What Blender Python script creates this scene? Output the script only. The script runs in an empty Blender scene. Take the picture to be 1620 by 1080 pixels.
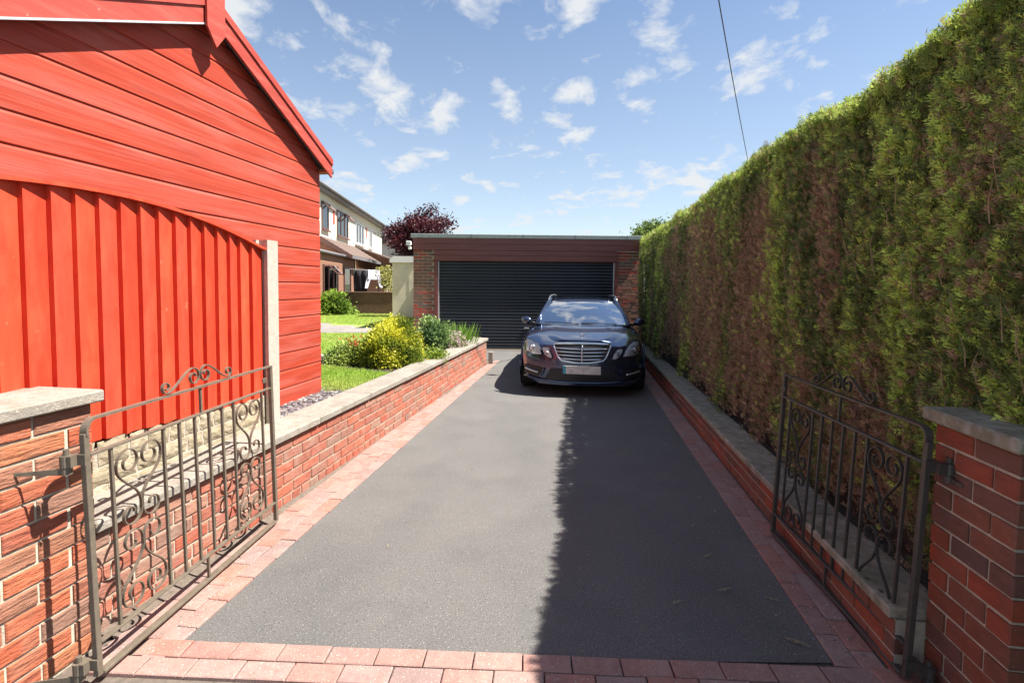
import bpy, math, random
import numpy as np
from mathutils import Vector, Matrix

random.seed(7)
rng = np.random.default_rng(7)
R = math.radians
sc = bpy.context.scene
col = sc.collection

# ------------------------------------------------------------------ camera
cam = bpy.data.objects.new('camera', bpy.data.cameras.new('camera'))
col.objects.link(cam)
cam.data.sensor_width = 36.0
cam.data.lens = 36.0 * 820 / 1620
cam.data.shift_y = -45 / 1620
cam.data.clip_start = 0.02
cam.data.clip_end = 3000
cam.matrix_world = Matrix.Translation((0, 0, 1.57)) @ Matrix.Rotation(R(90 - 3.05), 4, 'X') @ Matrix.Rotation(R(0.6), 4, 'Z')
sc.camera = cam

# ------------------------------------------------------------------ sky, sun, exposure
SUN = Vector((0.615, -0.07, 1.0)).normalized()
world = bpy.data.worlds.new('World')
sc.world = world
world.use_nodes = True
nt = world.node_tree
nt.nodes.clear()


def wn(t, **k):
    n = nt.nodes.new(t)
    for a, v in k.items():
        setattr(n, a, v)
    return n


def wl(a, ao, b, bi):
    nt.links.new(a.outputs[ao], b.inputs[bi])


sky = wn('ShaderNodeTexSky', sky_type='NISHITA', sun_disc=False)
sky.sun_elevation = math.asin(SUN.z)
sky.sun_rotation = math.atan2(SUN.x, SUN.y)
sky.air_density = 1.0
sky.dust_density = 0.2
sky.ozone_density = 1.7
bg1 = wn('ShaderNodeBackground')
bg1.inputs['Strength'].default_value = 0.062
wl(sky, 0, bg1, 0)
bg2 = wn('ShaderNodeBackground')
bg2.inputs['Color'].default_value = (0.94, 0.97, 1.0, 1)
bg2.inputs['Strength'].default_value = 0.32
tc = wn('ShaderNodeTexCoord')
sep = wn('ShaderNodeSeparateXYZ')
wl(tc, 'Generated', sep, 0)
zc = wn('ShaderNodeMath', operation='MAXIMUM')
wl(sep, 'Z', zc, 0)
zc.inputs[1].default_value = 0.0
za = wn('ShaderNodeMath', operation='ADD')
wl(zc, 0, za, 0)
za.inputs[1].default_value = 0.22
dx = wn('ShaderNodeMath', operation='DIVIDE')
wl(sep, 'X', dx, 0)
wl(za, 0, dx, 1)
dy = wn('ShaderNodeMath', operation='DIVIDE')
wl(sep, 'Y', dy, 0)
wl(za, 0, dy, 1)
cb = wn('ShaderNodeCombineXYZ')
wl(dx, 0, cb, 0)
wl(dy, 0, cb, 1)
n1 = wn('ShaderNodeTexNoise')
n1.inputs['Scale'].default_value = 7.6
n1.inputs['Detail'].default_value = 9
n1.inputs['Roughness'].default_value = 0.60
n1.inputs['Distortion'].default_value = 0.35
mp = wn('ShaderNodeMapping')
mp.inputs['Location'].default_value = (3.3, 1.7, 0)
mp.inputs['Rotation'].default_value = (0, 0, R(35))
mp.inputs['Scale'].default_value = (1.0, 0.85, 1)
wl(cb, 0, mp, 0)
wl(mp, 0, n1, 'Vector')
n2 = wn('ShaderNodeTexNoise')
n2.inputs['Scale'].default_value = 2.6
n2.inputs['Detail'].default_value = 2
wl(mp, 0, n2, 'Vector')
ad = wn('ShaderNodeMath', operation='MULTIPLY_ADD')
wl(n2, 0, ad, 0)
ad.inputs[1].default_value = 0.85
wl(n1, 0, ad, 2)
rmp = wn('ShaderNodeValToRGB')
rmp.color_ramp.elements[0].position = 0.725
rmp.color_ramp.elements[0].color = (0, 0, 0, 1)
rmp.color_ramp.elements[1].position = 0.93
rmp.color_ramp.elements[1].color = (0.95, 0.95, 0.95, 1)
sb = wn('ShaderNodeMath', operation='SUBTRACT')
wl(ad, 0, sb, 0)
sb.inputs[1].default_value = 0.20
wl(sb, 0, rmp, 0)
# thin haze that whitens towards the horizon
hz = wn('ShaderNodeMapRange')
hz.inputs['From Min'].default_value = 0.0
hz.inputs['From Max'].default_value = 0.55
hz.inputs['To Min'].default_value = 0.38
hz.inputs['To Max'].default_value = 0.0
wl(zc, 0, hz, 0)
mxf = wn('ShaderNodeMath', operation='MAXIMUM')
wl(rmp, 0, mxf, 0)
wl(hz, 0, mxf, 1)
mix = wn('ShaderNodeMixShader')
wl(mxf, 0, mix, 0)
wl(bg1, 0, mix, 1)
wl(bg2, 0, mix, 2)
wo = wn('ShaderNodeOutputWorld')
wl(mix, 0, wo, 0)

sl = bpy.data.lights.new('sun', 'SUN')
sl.energy = 5.0
sl.angle = R(0.53)
sl.color = (1.0, 0.95, 0.87)
so = bpy.data.objects.new('sun', sl)
col.objects.link(so)
so.location = (6, 4, 12)
so.rotation_euler = SUN.to_track_quat('Z', 'Y').to_euler()
sc.view_settings.view_transform = 'Standard'
sc.view_settings.look = 'None'
sc.view_settings.exposure = 1.5
sc.view_settings.gamma = 1
sc.view_settings.use_curve_mapping = False
sc.render.engine = 'CYCLES'
sc.cycles.max_bounces = 8
sc.cycles.transparent_max_bounces = 16


# ------------------------------------------------------------------ materials
def nodes_of(m):
    m.use_nodes = True
    t = m.node_tree
    t.nodes.clear()
    out = t.nodes.new('ShaderNodeOutputMaterial')
    b = t.nodes.new('ShaderNodeBsdfPrincipled')
    t.links.new(b.outputs[0], out.inputs[0])
    return t, b, out


def mat(name, c, rough=0.8, metal=0.0, var=0.15, vscale=6.0, bump=0.0, bscale=40.0, stretch=(1, 1, 1), rand=None,
        spec=0.5, speck=None, coat=0.0, blotch=None, detail=6):
    """c base colour; var noise contrast; rand per-object colours; speck (scale, colour, threshold); blotch (scale, colour, amount)"""
    m = bpy.data.materials.new(name)
    t, b, out = nodes_of(m)
    L = t.links.new
    N = t.nodes.new
    tcn = N('ShaderNodeTexCoord')
    oi = N('ShaderNodeObjectInfo')
    off = N('ShaderNodeVectorMath')
    off.operation = 'MULTIPLY_ADD'
    mulv = N('ShaderNodeCombineXYZ')
    for i in range(3):
        L(oi.outputs['Random'], mulv.inputs[i])
    L(mulv.outputs[0], off.inputs[0])
    off.inputs[1].default_value = (37, 23, 51) if rand else (0, 0, 0)
    L(tcn.outputs['Object'], off.inputs[2])
    mp = N('ShaderNodeMapping')
    mp.inputs['Scale'].default_value = stretch
    L(off.outputs[0], mp.inputs[0])
    n = N('ShaderNodeTexNoise')
    n.inputs['Scale'].default_value = vscale
    n.inputs['Detail'].default_value = detail
    n.inputs['Roughness'].default_value = 0.6
    L(mp.outputs[0], n.inputs['Vector'])
    if rand:
        rr = N('ShaderNodeValToRGB')
        rr.color_ramp.interpolation = 'LINEAR'
        while len(rr.color_ramp.elements) < len(rand):
            rr.color_ramp.elements.new(0.5)
        for i, cc in enumerate(rand):
            rr.color_ramp.elements[i].position = i / (len(rand) - 1)
            rr.color_ramp.elements[i].color = (*cc, 1)
        L(oi.outputs['Random'], rr.inputs[0])
        base = rr.outputs[0]
    else:
        rgb = N('ShaderNodeRGB')
        rgb.outputs[0].default_value = (*c, 1)
        base = rgb.outputs[0]
    mr = N('ShaderNodeMapRange')
    mr.inputs['From Min'].default_value = 0.25
    mr.inputs['From Max'].default_value = 0.75
    mr.inputs['To Min'].default_value = 1 - var
    mr.inputs['To Max'].default_value = 1 + var
    L(n.outputs[0], mr.inputs[0])
    mul = N('ShaderNodeVectorMath')
    mul.operation = 'SCALE'
    L(base, mul.inputs[0])
    L(mr.outputs[0], mul.inputs['Scale'])
    colour = mul.outputs[0]

    def overlay(scale, cc, lo, hi, amt, st=(1, 1, 1), det=3):
        nonlocal colour
        mp2 = N('ShaderNodeMapping')
        mp2.inputs['Scale'].default_value = st
        L(off.outputs[0], mp2.inputs[0])
        q = N('ShaderNodeTexNoise')
        q.inputs['Scale'].default_value = scale
        q.inputs['Detail'].default_value = det
        L(mp2.outputs[0], q.inputs['Vector'])
        g = N('ShaderNodeMapRange')
        g.inputs['From Min'].default_value = lo
        g.inputs['From Max'].default_value = hi
        g.inputs['To Max'].default_value = amt
        L(q.outputs[0], g.inputs[0])
        mx = N('ShaderNodeMix')
        mx.data_type = 'RGBA'
        L(g.outputs[0], mx.inputs[0])
        L(colour, mx.inputs[6])
        mx.inputs[7].default_value = (*cc, 1)
        colour = mx.outputs[2]

    if blotch:
        for bl in (blotch if isinstance(blotch, list) else [blotch]):
            overlay(bl[0], bl[1], 0.48, 0.68, bl[2], bl[3] if len(bl) > 3 else (1, 1, 1))
    if speck:
        for s in (speck if isinstance(speck, list) else [speck]):
            overlay(s[0], s[1], s[2], s[2] + 0.06, s[3] if len(s) > 3 else 0.8)
    L(colour, b.inputs['Base Color'])
    b.inputs['Roughness'].default_value = rough
    b.inputs['Metallic'].default_value = metal
    b.inputs['Specular IOR Level'].default_value = spec
    b.inputs['Coat Weight'].default_value = coat
    b.inputs['Coat Roughness'].default_value = 0.03
    if bump:
        mp3 = N('ShaderNodeMapping')
        mp3.inputs['Scale'].default_value = stretch
        L(off.outputs[0], mp3.inputs[0])
        q = N('ShaderNodeTexNoise')
        q.inputs['Scale'].default_value = bscale
        q.inputs['Detail'].default_value = 5
        q.inputs['Roughness'].default_value = 0.65
        L(mp3.outputs[0], q.inputs['Vector'])
        bp = N('ShaderNodeBump')
        bp.inputs['Strength'].default_value = 1.0
        bp.inputs['Distance'].default_value = bump
        L(q.outputs[0], bp.inputs['Height'])
        L(bp.outputs[0], b.inputs['Normal'])
    return m


def leafmat(name, trans=0.35, rough=0.5, spec=0.35):
    m = bpy.data.materials.new(name)
    t, b, out = nodes_of(m)
    L = t.links.new
    at = t.nodes.new('ShaderNodeAttribute')
    at.attribute_name = 'Col'
    L(at.outputs['Color'], b.inputs['Base Color'])
    b.inputs['Roughness'].default_value = rough
    b.inputs['Specular IOR Level'].default_value = spec
    tr = t.nodes.new('ShaderNodeBsdfTranslucent')
    L(at.outputs['Color'], tr.inputs[0])
    mx = t.nodes.new('ShaderNodeMixShader')
    mx.inputs[0].default_value = trans
    L(b.outputs[0], mx.inputs[1])
    L(tr.outputs[0], mx.inputs[2])
    L(mx.outputs[0], out.inputs[0])
    return m


def glassmat(name, tint, refl=0.06, rough=0.0):
    m = bpy.data.materials.new(name)
    m.use_nodes = True
    t = m.node_tree
    t.nodes.clear()
    L = t.links.new
    out = t.nodes.new('ShaderNodeOutputMaterial')
    tr = t.nodes.new('ShaderNodeBsdfTransparent')
    tr.inputs[0].default_value = (*tint, 1)
    gl = t.nodes.new('ShaderNodeBsdfGlossy')
    gl.inputs['Roughness'].default_value = rough
    lw = t.nodes.new('ShaderNodeFresnel')
    lw.inputs['IOR'].default_value = 1.5
    ad = t.nodes.new('ShaderNodeMath')
    ad.operation = 'ADD'
    ad.use_clamp = True
    L(lw.outputs[0], ad.inputs[0])
    ad.inputs[1].default_value = refl
    mx = t.nodes.new('ShaderNodeMixShader')
    L(ad.outputs[0], mx.inputs[0])
    L(tr.outputs[0], mx.inputs[1])
    L(gl.outputs[0], mx.inputs[2])
    L(mx.outputs[0], out.inputs[0])
    return m


MT = {}
MT['brick_left'] = mat('rustic_orange_brick', (0.3, 0.1, 0.06), 0.9, var=0.35, vscale=22, bump=0.022, bscale=17, stretch=(0.55, 0.55, 3.0), detail=8,
                       rand=[(0.360, 0.080, 0.034), (0.400, 0.100, 0.044), (0.300, 0.080, 0.044), (0.420, 0.112, 0.051), (0.260, 0.092, 0.054), (0.370, 0.092, 0.041), (0.300, 0.120, 0.071), (0.24, 0.10, 0.06), (0.40, 0.125, 0.05), (0.22, 0.12, 0.085)],
                       blotch=(9, (0.28, 0.155, 0.10), 0.35))
MT['brick_wall'] = mat('weathered_red_brick', (0.3, 0.1, 0.06), 0.9, var=0.22, vscale=25, bump=0.007, bscale=45, stretch=(0.7, 0.7, 2.0),
                       rand=[(0.320, 0.075, 0.044), (0.360, 0.106, 0.060), (0.270, 0.088, 0.056), (0.380, 0.114, 0.068), (0.250, 0.114, 0.080), (0.340, 0.084, 0.052), (0.24, 0.14, 0.10), (0.37, 0.085, 0.045), (0.20, 0.12, 0.09), (0.33, 0.16, 0.11)],
                       blotch=(7, (0.30, 0.22, 0.17), 0.45))
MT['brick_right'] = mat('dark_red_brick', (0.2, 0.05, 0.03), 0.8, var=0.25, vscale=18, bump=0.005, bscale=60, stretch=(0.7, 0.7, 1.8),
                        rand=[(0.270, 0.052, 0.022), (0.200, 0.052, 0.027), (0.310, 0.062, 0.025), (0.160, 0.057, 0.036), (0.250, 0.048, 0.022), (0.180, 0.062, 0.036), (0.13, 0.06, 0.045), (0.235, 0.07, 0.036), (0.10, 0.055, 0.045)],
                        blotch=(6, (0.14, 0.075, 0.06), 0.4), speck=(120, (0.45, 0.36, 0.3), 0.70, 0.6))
MT['brick_garage'] = mat('mixed_garage_brick', (0.2, 0.09, 0.05), 0.9, var=0.2, vscale=20, bump=0.003, bscale=50,
                         rand=[(0.17, 0.075, 0.05), (0.20, 0.10, 0.065), (0.36, 0.06, 0.04), (0.15, 0.085, 0.065), (0.27, 0.095, 0.055), (0.13, 0.085, 0.075), (0.22, 0.10, 0.065)])
MT['brick_house'] = mat('house_brick', (0.26, 0.13, 0.08), 0.9, var=0.2, vscale=18, bump=0.003, bscale=50,
                        rand=[(0.27, 0.13, 0.08), (0.22, 0.10, 0.065), (0.31, 0.16, 0.10), (0.20, 0.085, 0.06)])
MT['mortar'] = mat('mortar', (0.42, 0.36, 0.28), 0.95, var=0.25, vscale=30, bump=0.004, bscale=120, blotch=(5, (0.22, 0.2, 0.17), 0.5))
MT['mortar_light'] = mat('mortar_light', (0.47, 0.41, 0.32), 0.95, var=0.3, vscale=24, bump=0.004, bscale=120, blotch=(9, (0.2, 0.19, 0.16), 0.5))
MT['concrete'] = mat('coping_concrete', (0.40, 0.355, 0.295), 0.92, var=0.30, vscale=26, bump=0.006, bscale=70, rand=[(0.285, 0.25, 0.21), (0.25, 0.22, 0.185), (0.31, 0.27, 0.22)],
                     blotch=[(4, (0.17, 0.155, 0.13), 0.7), (13, (0.16, 0.135, 0.10), 0.5)], speck=[(120, (0.46, 0.42, 0.36), 0.62, 0.8), (60, (0.08, 0.075, 0.06), 0.66, 0.75)])
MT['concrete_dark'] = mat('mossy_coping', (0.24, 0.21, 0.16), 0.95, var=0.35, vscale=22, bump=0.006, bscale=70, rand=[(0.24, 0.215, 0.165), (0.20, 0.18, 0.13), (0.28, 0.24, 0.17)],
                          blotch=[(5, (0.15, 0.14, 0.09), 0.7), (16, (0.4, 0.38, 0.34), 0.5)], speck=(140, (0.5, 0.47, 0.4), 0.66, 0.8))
MT['post'] = mat('pale_concrete_post', (0.40, 0.345, 0.29), 0.92, var=0.16, vscale=30, bump=0.003, bscale=120, blotch=(8, (0.36, 0.3, 0.24), 0.5))
MT['stone'] = mat('cream_stone', (0.5, 0.43, 0.31), 0.92, var=0.2, vscale=20, bump=0.012, bscale=28,
                  rand=[(0.30, 0.25, 0.17), (0.35, 0.295, 0.21), (0.27, 0.225, 0.15), (0.33, 0.27, 0.18)], blotch=(14, (0.3, 0.23, 0.14), 0.35))
MT['asphalt'] = mat('asphalt', (0.118, 0.113, 0.107), 0.88, var=0.4, vscale=150, bump=0.005, bscale=190, detail=3, spec=0.4,
                    speck=[(125, (0.34, 0.33, 0.32), 0.62, 0.75), (105, (0.02, 0.02, 0.021), 0.615, 0.85), (7, (0.05, 0.048, 0.046), 0.715, 0.55)],
                    blotch=[(1.1, (0.14, 0.133, 0.125), 0.5), (0.6, (0.075, 0.074, 0.074), 0.55, (1.6, .5, 1)), (5, (0.12, 0.114, 0.105), 0.4), (2.3, (0.085, 0.082, 0.08), 0.4)])
MT['pavement'] = mat('pavement_tarmac', (0.10, 0.10, 0.10), 0.9, var=0.4, vscale=90, bump=0.008, bscale=120, speck=(140, (0.28, 0.27, 0.26), 0.64, 0.7))
MT['paver'] = mat('red_block_paver', (0.3, 0.15, 0.12), 0.88, var=0.18, vscale=30, bump=0.002, bscale=120,
                  rand=[(0.27, 0.135, 0.11), (0.29, 0.17, 0.142), (0.26, 0.175, 0.155), (0.33, 0.135, 0.098), (0.22, 0.15, 0.135), (0.31, 0.18, 0.148)],
                  speck=[(130, (0.5, 0.43, 0.39), 0.63, 0.75), (80, (0.11, 0.07, 0.06), 0.65, 0.6)], blotch=[(7, (0.30, 0.22, 0.185), 0.5), (3, (0.17, 0.105, 0.085), 0.45)])
MT['paver_joint'] = mat('paver_joint', (0.12, 0.095, 0.075), 0.95, var=0.4, vscale=40, bump=0.003, bscale=150)
red = (0.40, 0.05, 0.026)
MT['shed_red'] = mat('faded_red_shiplap', red, 0.62, var=0.22, vscale=5, stretch=(0.35, 1, 6), bump=0.001, bscale=90, spec=0.15,
                     rand=[(0.34, 0.044, 0.022), (0.38, 0.058, 0.031), (0.32, 0.038, 0.018), (0.37, 0.062, 0.037)],
                     blotch=[(4, (0.38, 0.105, 0.08), 0.6, (0.4, 1, 3)), (11, (0.26, 0.022, 0.012), 0.4, (0.25, 1, 9)), (7, (0.42, 0.10, 0.07), 0.5, (0.12, 1, 12))], speck=(55, (0.16, 0.02, 0.012), 0.735, 0.8))
MT['barge_red'] = mat('red_barge_board', red, 0.6, var=0.18, vscale=5, stretch=(0.5, 1, 4), bump=0.001, bscale=60, spec=0.25,
                      rand=[(0.34, 0.048, 0.032), (0.37, 0.062, 0.044)], blotch=(6, (0.48, 0.13, 0.10), 0.4, (0.5, 1, 4)), speck=(40, (0.6, 0.33, 0.28), 0.72, 0.7))
MT['fence_red'] = mat('bright_red_fence_board', (0.55, 0.05, 0.02), 0.65, var=0.16, vscale=7, stretch=(3, 1, 0.35), bump=0.002, bscale=60, spec=0.25,
                      rand=[(0.55, 0.052, 0.021), (0.60, 0.066, 0.027), (0.52, 0.045, 0.018), (0.58, 0.06, 0.03)],
                      blotch=[(5, (0.62, 0.10, 0.045), 0.5, (2, 1, 0.5)), (16, (0.44, 0.03, 0.012), 0.4, (1, 1, 0.5))], speck=(13, (0.64, 0.15, 0.085), 0.70, 0.6))
MT['felt'] = mat('roof_felt', (0.10, 0.10, 0.11), 0.95, var=0.2, vscale=40, bump=0.003, bscale=120)
MT['felt_grey'] = mat('grey_roof_edge', (0.22, 0.25, 0.24), 0.8, var=0.2, vscale=15)
MT['drip'] = mat('pale_drip_strip', (0.45, 0.5, 0.52), 0.5, var=0.3, vscale=14, stretch=(1, 1, 1))
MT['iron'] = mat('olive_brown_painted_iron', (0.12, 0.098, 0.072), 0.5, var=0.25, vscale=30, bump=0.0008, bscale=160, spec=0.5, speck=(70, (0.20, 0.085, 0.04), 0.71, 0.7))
MT['iron_shaded'] = mat('shade_painted_iron', (0.055, 0.048, 0.042), 0.42, var=0.25, vscale=30, bump=0.0008, bscale=160, spec=0.5, speck=(60, (0.15, 0.075, 0.04), 0.72, 0.7))  # same gate paint, darkened: the hedge shade is put into the colour
MT['brown_board'] = mat('brown_red_fascia', (0.16, 0.046, 0.038), 0.45, var=0.25, vscale=5, stretch=(0.3, 1, 6), bump=0.001, bscale=40)
MT['door_dark'] = mat('charcoal_roller_door', (0.016, 0.019, 0.026), 0.42, var=0.15, vscale=5, spec=0.5)
MT['alu'] = mat('pale_aluminium', (0.55, 0.54, 0.55), 0.4, var=0.1, vscale=5, metal=0.3)
MT['white_plastic'] = mat('white_plastic', (0.75, 0.74, 0.72), 0.45, var=0.06, vscale=5)
MT['render'] = mat('cream_render', (0.74, 0.66, 0.52), 0.9, var=0.08, vscale=4, bump=0.002, bscale=60)
MT['cream'] = mat('cream_paint', (0.66, 0.58, 0.46), 0.8, var=0.10, vscale=5, bump=0.001, bscale=40, blotch=(3, (0.5, 0.46, 0.4), 0.4))
MT['cap_white'] = mat('off_white_cap', (0.72, 0.68, 0.66), 0.7, var=0.08, vscale=6)
MT['roof_brown'] = mat('brown_roof_tile', (0.17, 0.12, 0.10), 0.85, var=0.15, vscale=8, bump=0.004, bscale=20)
MT['roof_grey'] = mat('grey_roof_tile', (0.15, 0.135, 0.13), 0.9, var=0.2, vscale=8, bump=0.004, bscale=30)
MT['gutter'] = mat('grey_gutter', (0.16, 0.15, 0.155), 0.5, var=0.1, vscale=5)
MT['frame_brown'] = mat('brown_window_frame', (0.12, 0.055, 0.045), 0.5, var=0.1, vscale=5)
MT['dark_wall'] = mat('dark_brown_wall', (0.13, 0.072, 0.05), 0.9, var=0.2, vscale=14, bump=0.004, bscale=60,
                      rand=[(0.13, 0.07, 0.05), (0.155, 0.085, 0.06), (0.11, 0.062, 0.046)])
MT['red_tile'] = mat('red_hung_panel', (0.42, 0.07, 0.05), 0.7, var=0.15, vscale=9)
MT['glass_win'] = glassmat('window_glass', (0.6, 0.68, 0.7), 0.14)
MT['inner_shade'] = mat('painted_interior_shade', (0.03, 0.03, 0.032), 0.9, var=0.2, vscale=3)  # near-black paint standing in for shade inside rooms and porch
MT['net'] = mat('net_curtain', (0.62, 0.7, 0.7), 0.9, var=0.25, vscale=5, stretch=(6, 6, 0.5))
MT['soil'] = mat('dark_soil', (0.055, 0.042, 0.033), 0.95, var=0.5, vscale=22, bump=0.03, bscale=26, speck=(40, (0.14, 0.11, 0.08), 0.64, 0.7))
MT['hedge_litter'] = mat('hedge_litter', (0.11, 0.078, 0.055), 0.95, var=0.5, vscale=22, bump=0.03, bscale=26, speck=(40, (0.24, 0.18, 0.12), 0.60, 0.7))
MT['earth'] = mat('ground_earth', (0.09, 0.10, 0.05), 0.95, var=0.4, vscale=1.5, bump=0.02, bscale=8)
MT['grass_base'] = mat('lawn_base', (0.24, 0.33, 0.06), 0.95, var=0.28, vscale=9, bump=0.02, bscale=60, blotch=[(1.2, (0.27, 0.30, 0.08), 0.6), (18, (0.13, 0.19, 0.03), 0.5)])
MT['flag'] = mat('path_flag', (0.20, 0.27, 0.25), 0.92, var=0.2, vscale=9, bump=0.004, bscale=60, rand=[(0.19, 0.17, 0.16), (0.22, 0.20, 0.185), (0.165, 0.15, 0.145)])
MT['kerb'] = mat('pale_kerb', (0.48, 0.43, 0.38), 0.92, var=0.2, vscale=14, bump=0.003, bscale=80)
MT['slate'] = mat('slate_chip', (0.2, 0.19, 0.2), 0.7, var=0.3, vscale=20, rand=[(0.16, 0.155, 0.18), (0.30, 0.27, 0.27), (0.36, 0.33, 0.31)])
MT['leaf'] = leafmat('leaf', 0.35)
MT['conifer'] = leafmat('conifer_spray', 0.42, 0.55, 0.3)
MT['blade'] = leafmat('grass_blade', 0.35, 0.55)
MT['bark'] = mat('bark', (0.10, 0.07, 0.052), 0.95, var=0.35, vscale=9, stretch=(3, 3, 0.6), bump=0.015, bscale=18)
MT['twig'] = mat('dead_twig', (0.05, 0.036, 0.028), 0.95, var=0.5, vscale=20, stretch=(2, 2, 0.5), bump=0.03, bscale=24)
MT['dry'] = mat('dry_shoot', (0.34, 0.22, 0.14), 0.9, var=0.3, vscale=20)
MT['cable'] = mat('black_cable', (0.02, 0.02, 0.022), 0.6)
MT['cloth_black'] = mat('black_cloth', (0.018, 0.018, 0.022), 0.9, var=0.2, vscale=6)
MT['cloth_white'] = mat('white_cloth', (0.74, 0.72, 0.82), 0.9, var=0.05, vscale=6)
# car
MT['paint'] = mat('dark_blue_metallic_paint', (0.046, 0.068, 0.135), 0.22, metal=0.8, var=0.08, vscale=300, coat=1.0)
MT['chrome'] = mat('chrome', (0.75, 0.75, 0.76), 0.10, metal=1.0, var=0.03)
MT['silver'] = mat('satin_silver', (0.62, 0.63, 0.65), 0.28, metal=0.9, var=0.04)
MT['black_plastic'] = mat('black_plastic', (0.012, 0.012, 0.014), 0.5, var=0.1, vscale=20)
MT['rubber'] = mat('tyre_rubber', (0.014, 0.014, 0.015), 0.85, var=0.2, vscale=20)
MT['lens'] = glassmat('lamp_lens', (0.88, 0.9, 0.92), 0.04)
MT['lamp_in'] = mat('lamp_reflector', (0.80, 0.81, 0.84), 0.3, metal=0.15, var=0.15, vscale=30)
MT['lamp_dark'] = mat('lamp_dark_housing', (0.20, 0.20, 0.22), 0.3, metal=0.5, var=0.1)
MT['windscreen'] = glassmat('windscreen_glass', (0.62, 0.74, 0.76), 0.72)
MT['sideglass'] = glassmat('side_glass', (0.18, 0.2, 0.21), 0.08)
MT['seat'] = mat('pale_leather', (0.34, 0.31, 0.27), 0.6, var=0.1, vscale=9)
MT['plate'] = mat('plain_number_plate', (0.58, 0.55, 0.51), 0.45, var=0.18, vscale=16, detail=0)
MT['plate_blue'] = mat('plate_blue_band', (0.02, 0.32, 0.46), 0.4, var=0.05)


# ------------------------------------------------------------------ object helpers
def props(o, label=None, cat=None, group=None, kind=None):
    if label:
        o['label'] = label
    if cat:
        o['category'] = cat
    if group:
        o['group'] = group
    if kind:
        o['kind'] = kind
    return o


def thing(name, label, cat, loc=(0, 0, 0), rz=0.0, group=None):
    o = bpy.data.objects.new(name, None)
    o.empty_display_size = 0.1
    col.objects.link(o)
    o.location = loc
    o.rotation_euler = (0, 0, rz)
    return props(o, label, cat, group)


def mesh(name, v, f, m=None, smooth=False):
    me = bpy.data.meshes.new(name)
    me.from_pydata([tuple(p) for p in v], [], f)
    if m:
        me.materials.append(MT[m] if isinstance(m, str) else m)
    if smooth:
        me.polygons.foreach_set('use_smooth', [True] * len(me.polygons))
    me.update()
    return me


def link(name, me, parent=None, loc=(0, 0, 0), rz=0.0, rot=None):
    o = bpy.data.objects.new(name, me)
    col.objects.link(o)
    if parent is not None:
        o.parent = parent
    o.location = loc
    o.rotation_euler = rot if rot else (0, 0, rz)
    return o


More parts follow.
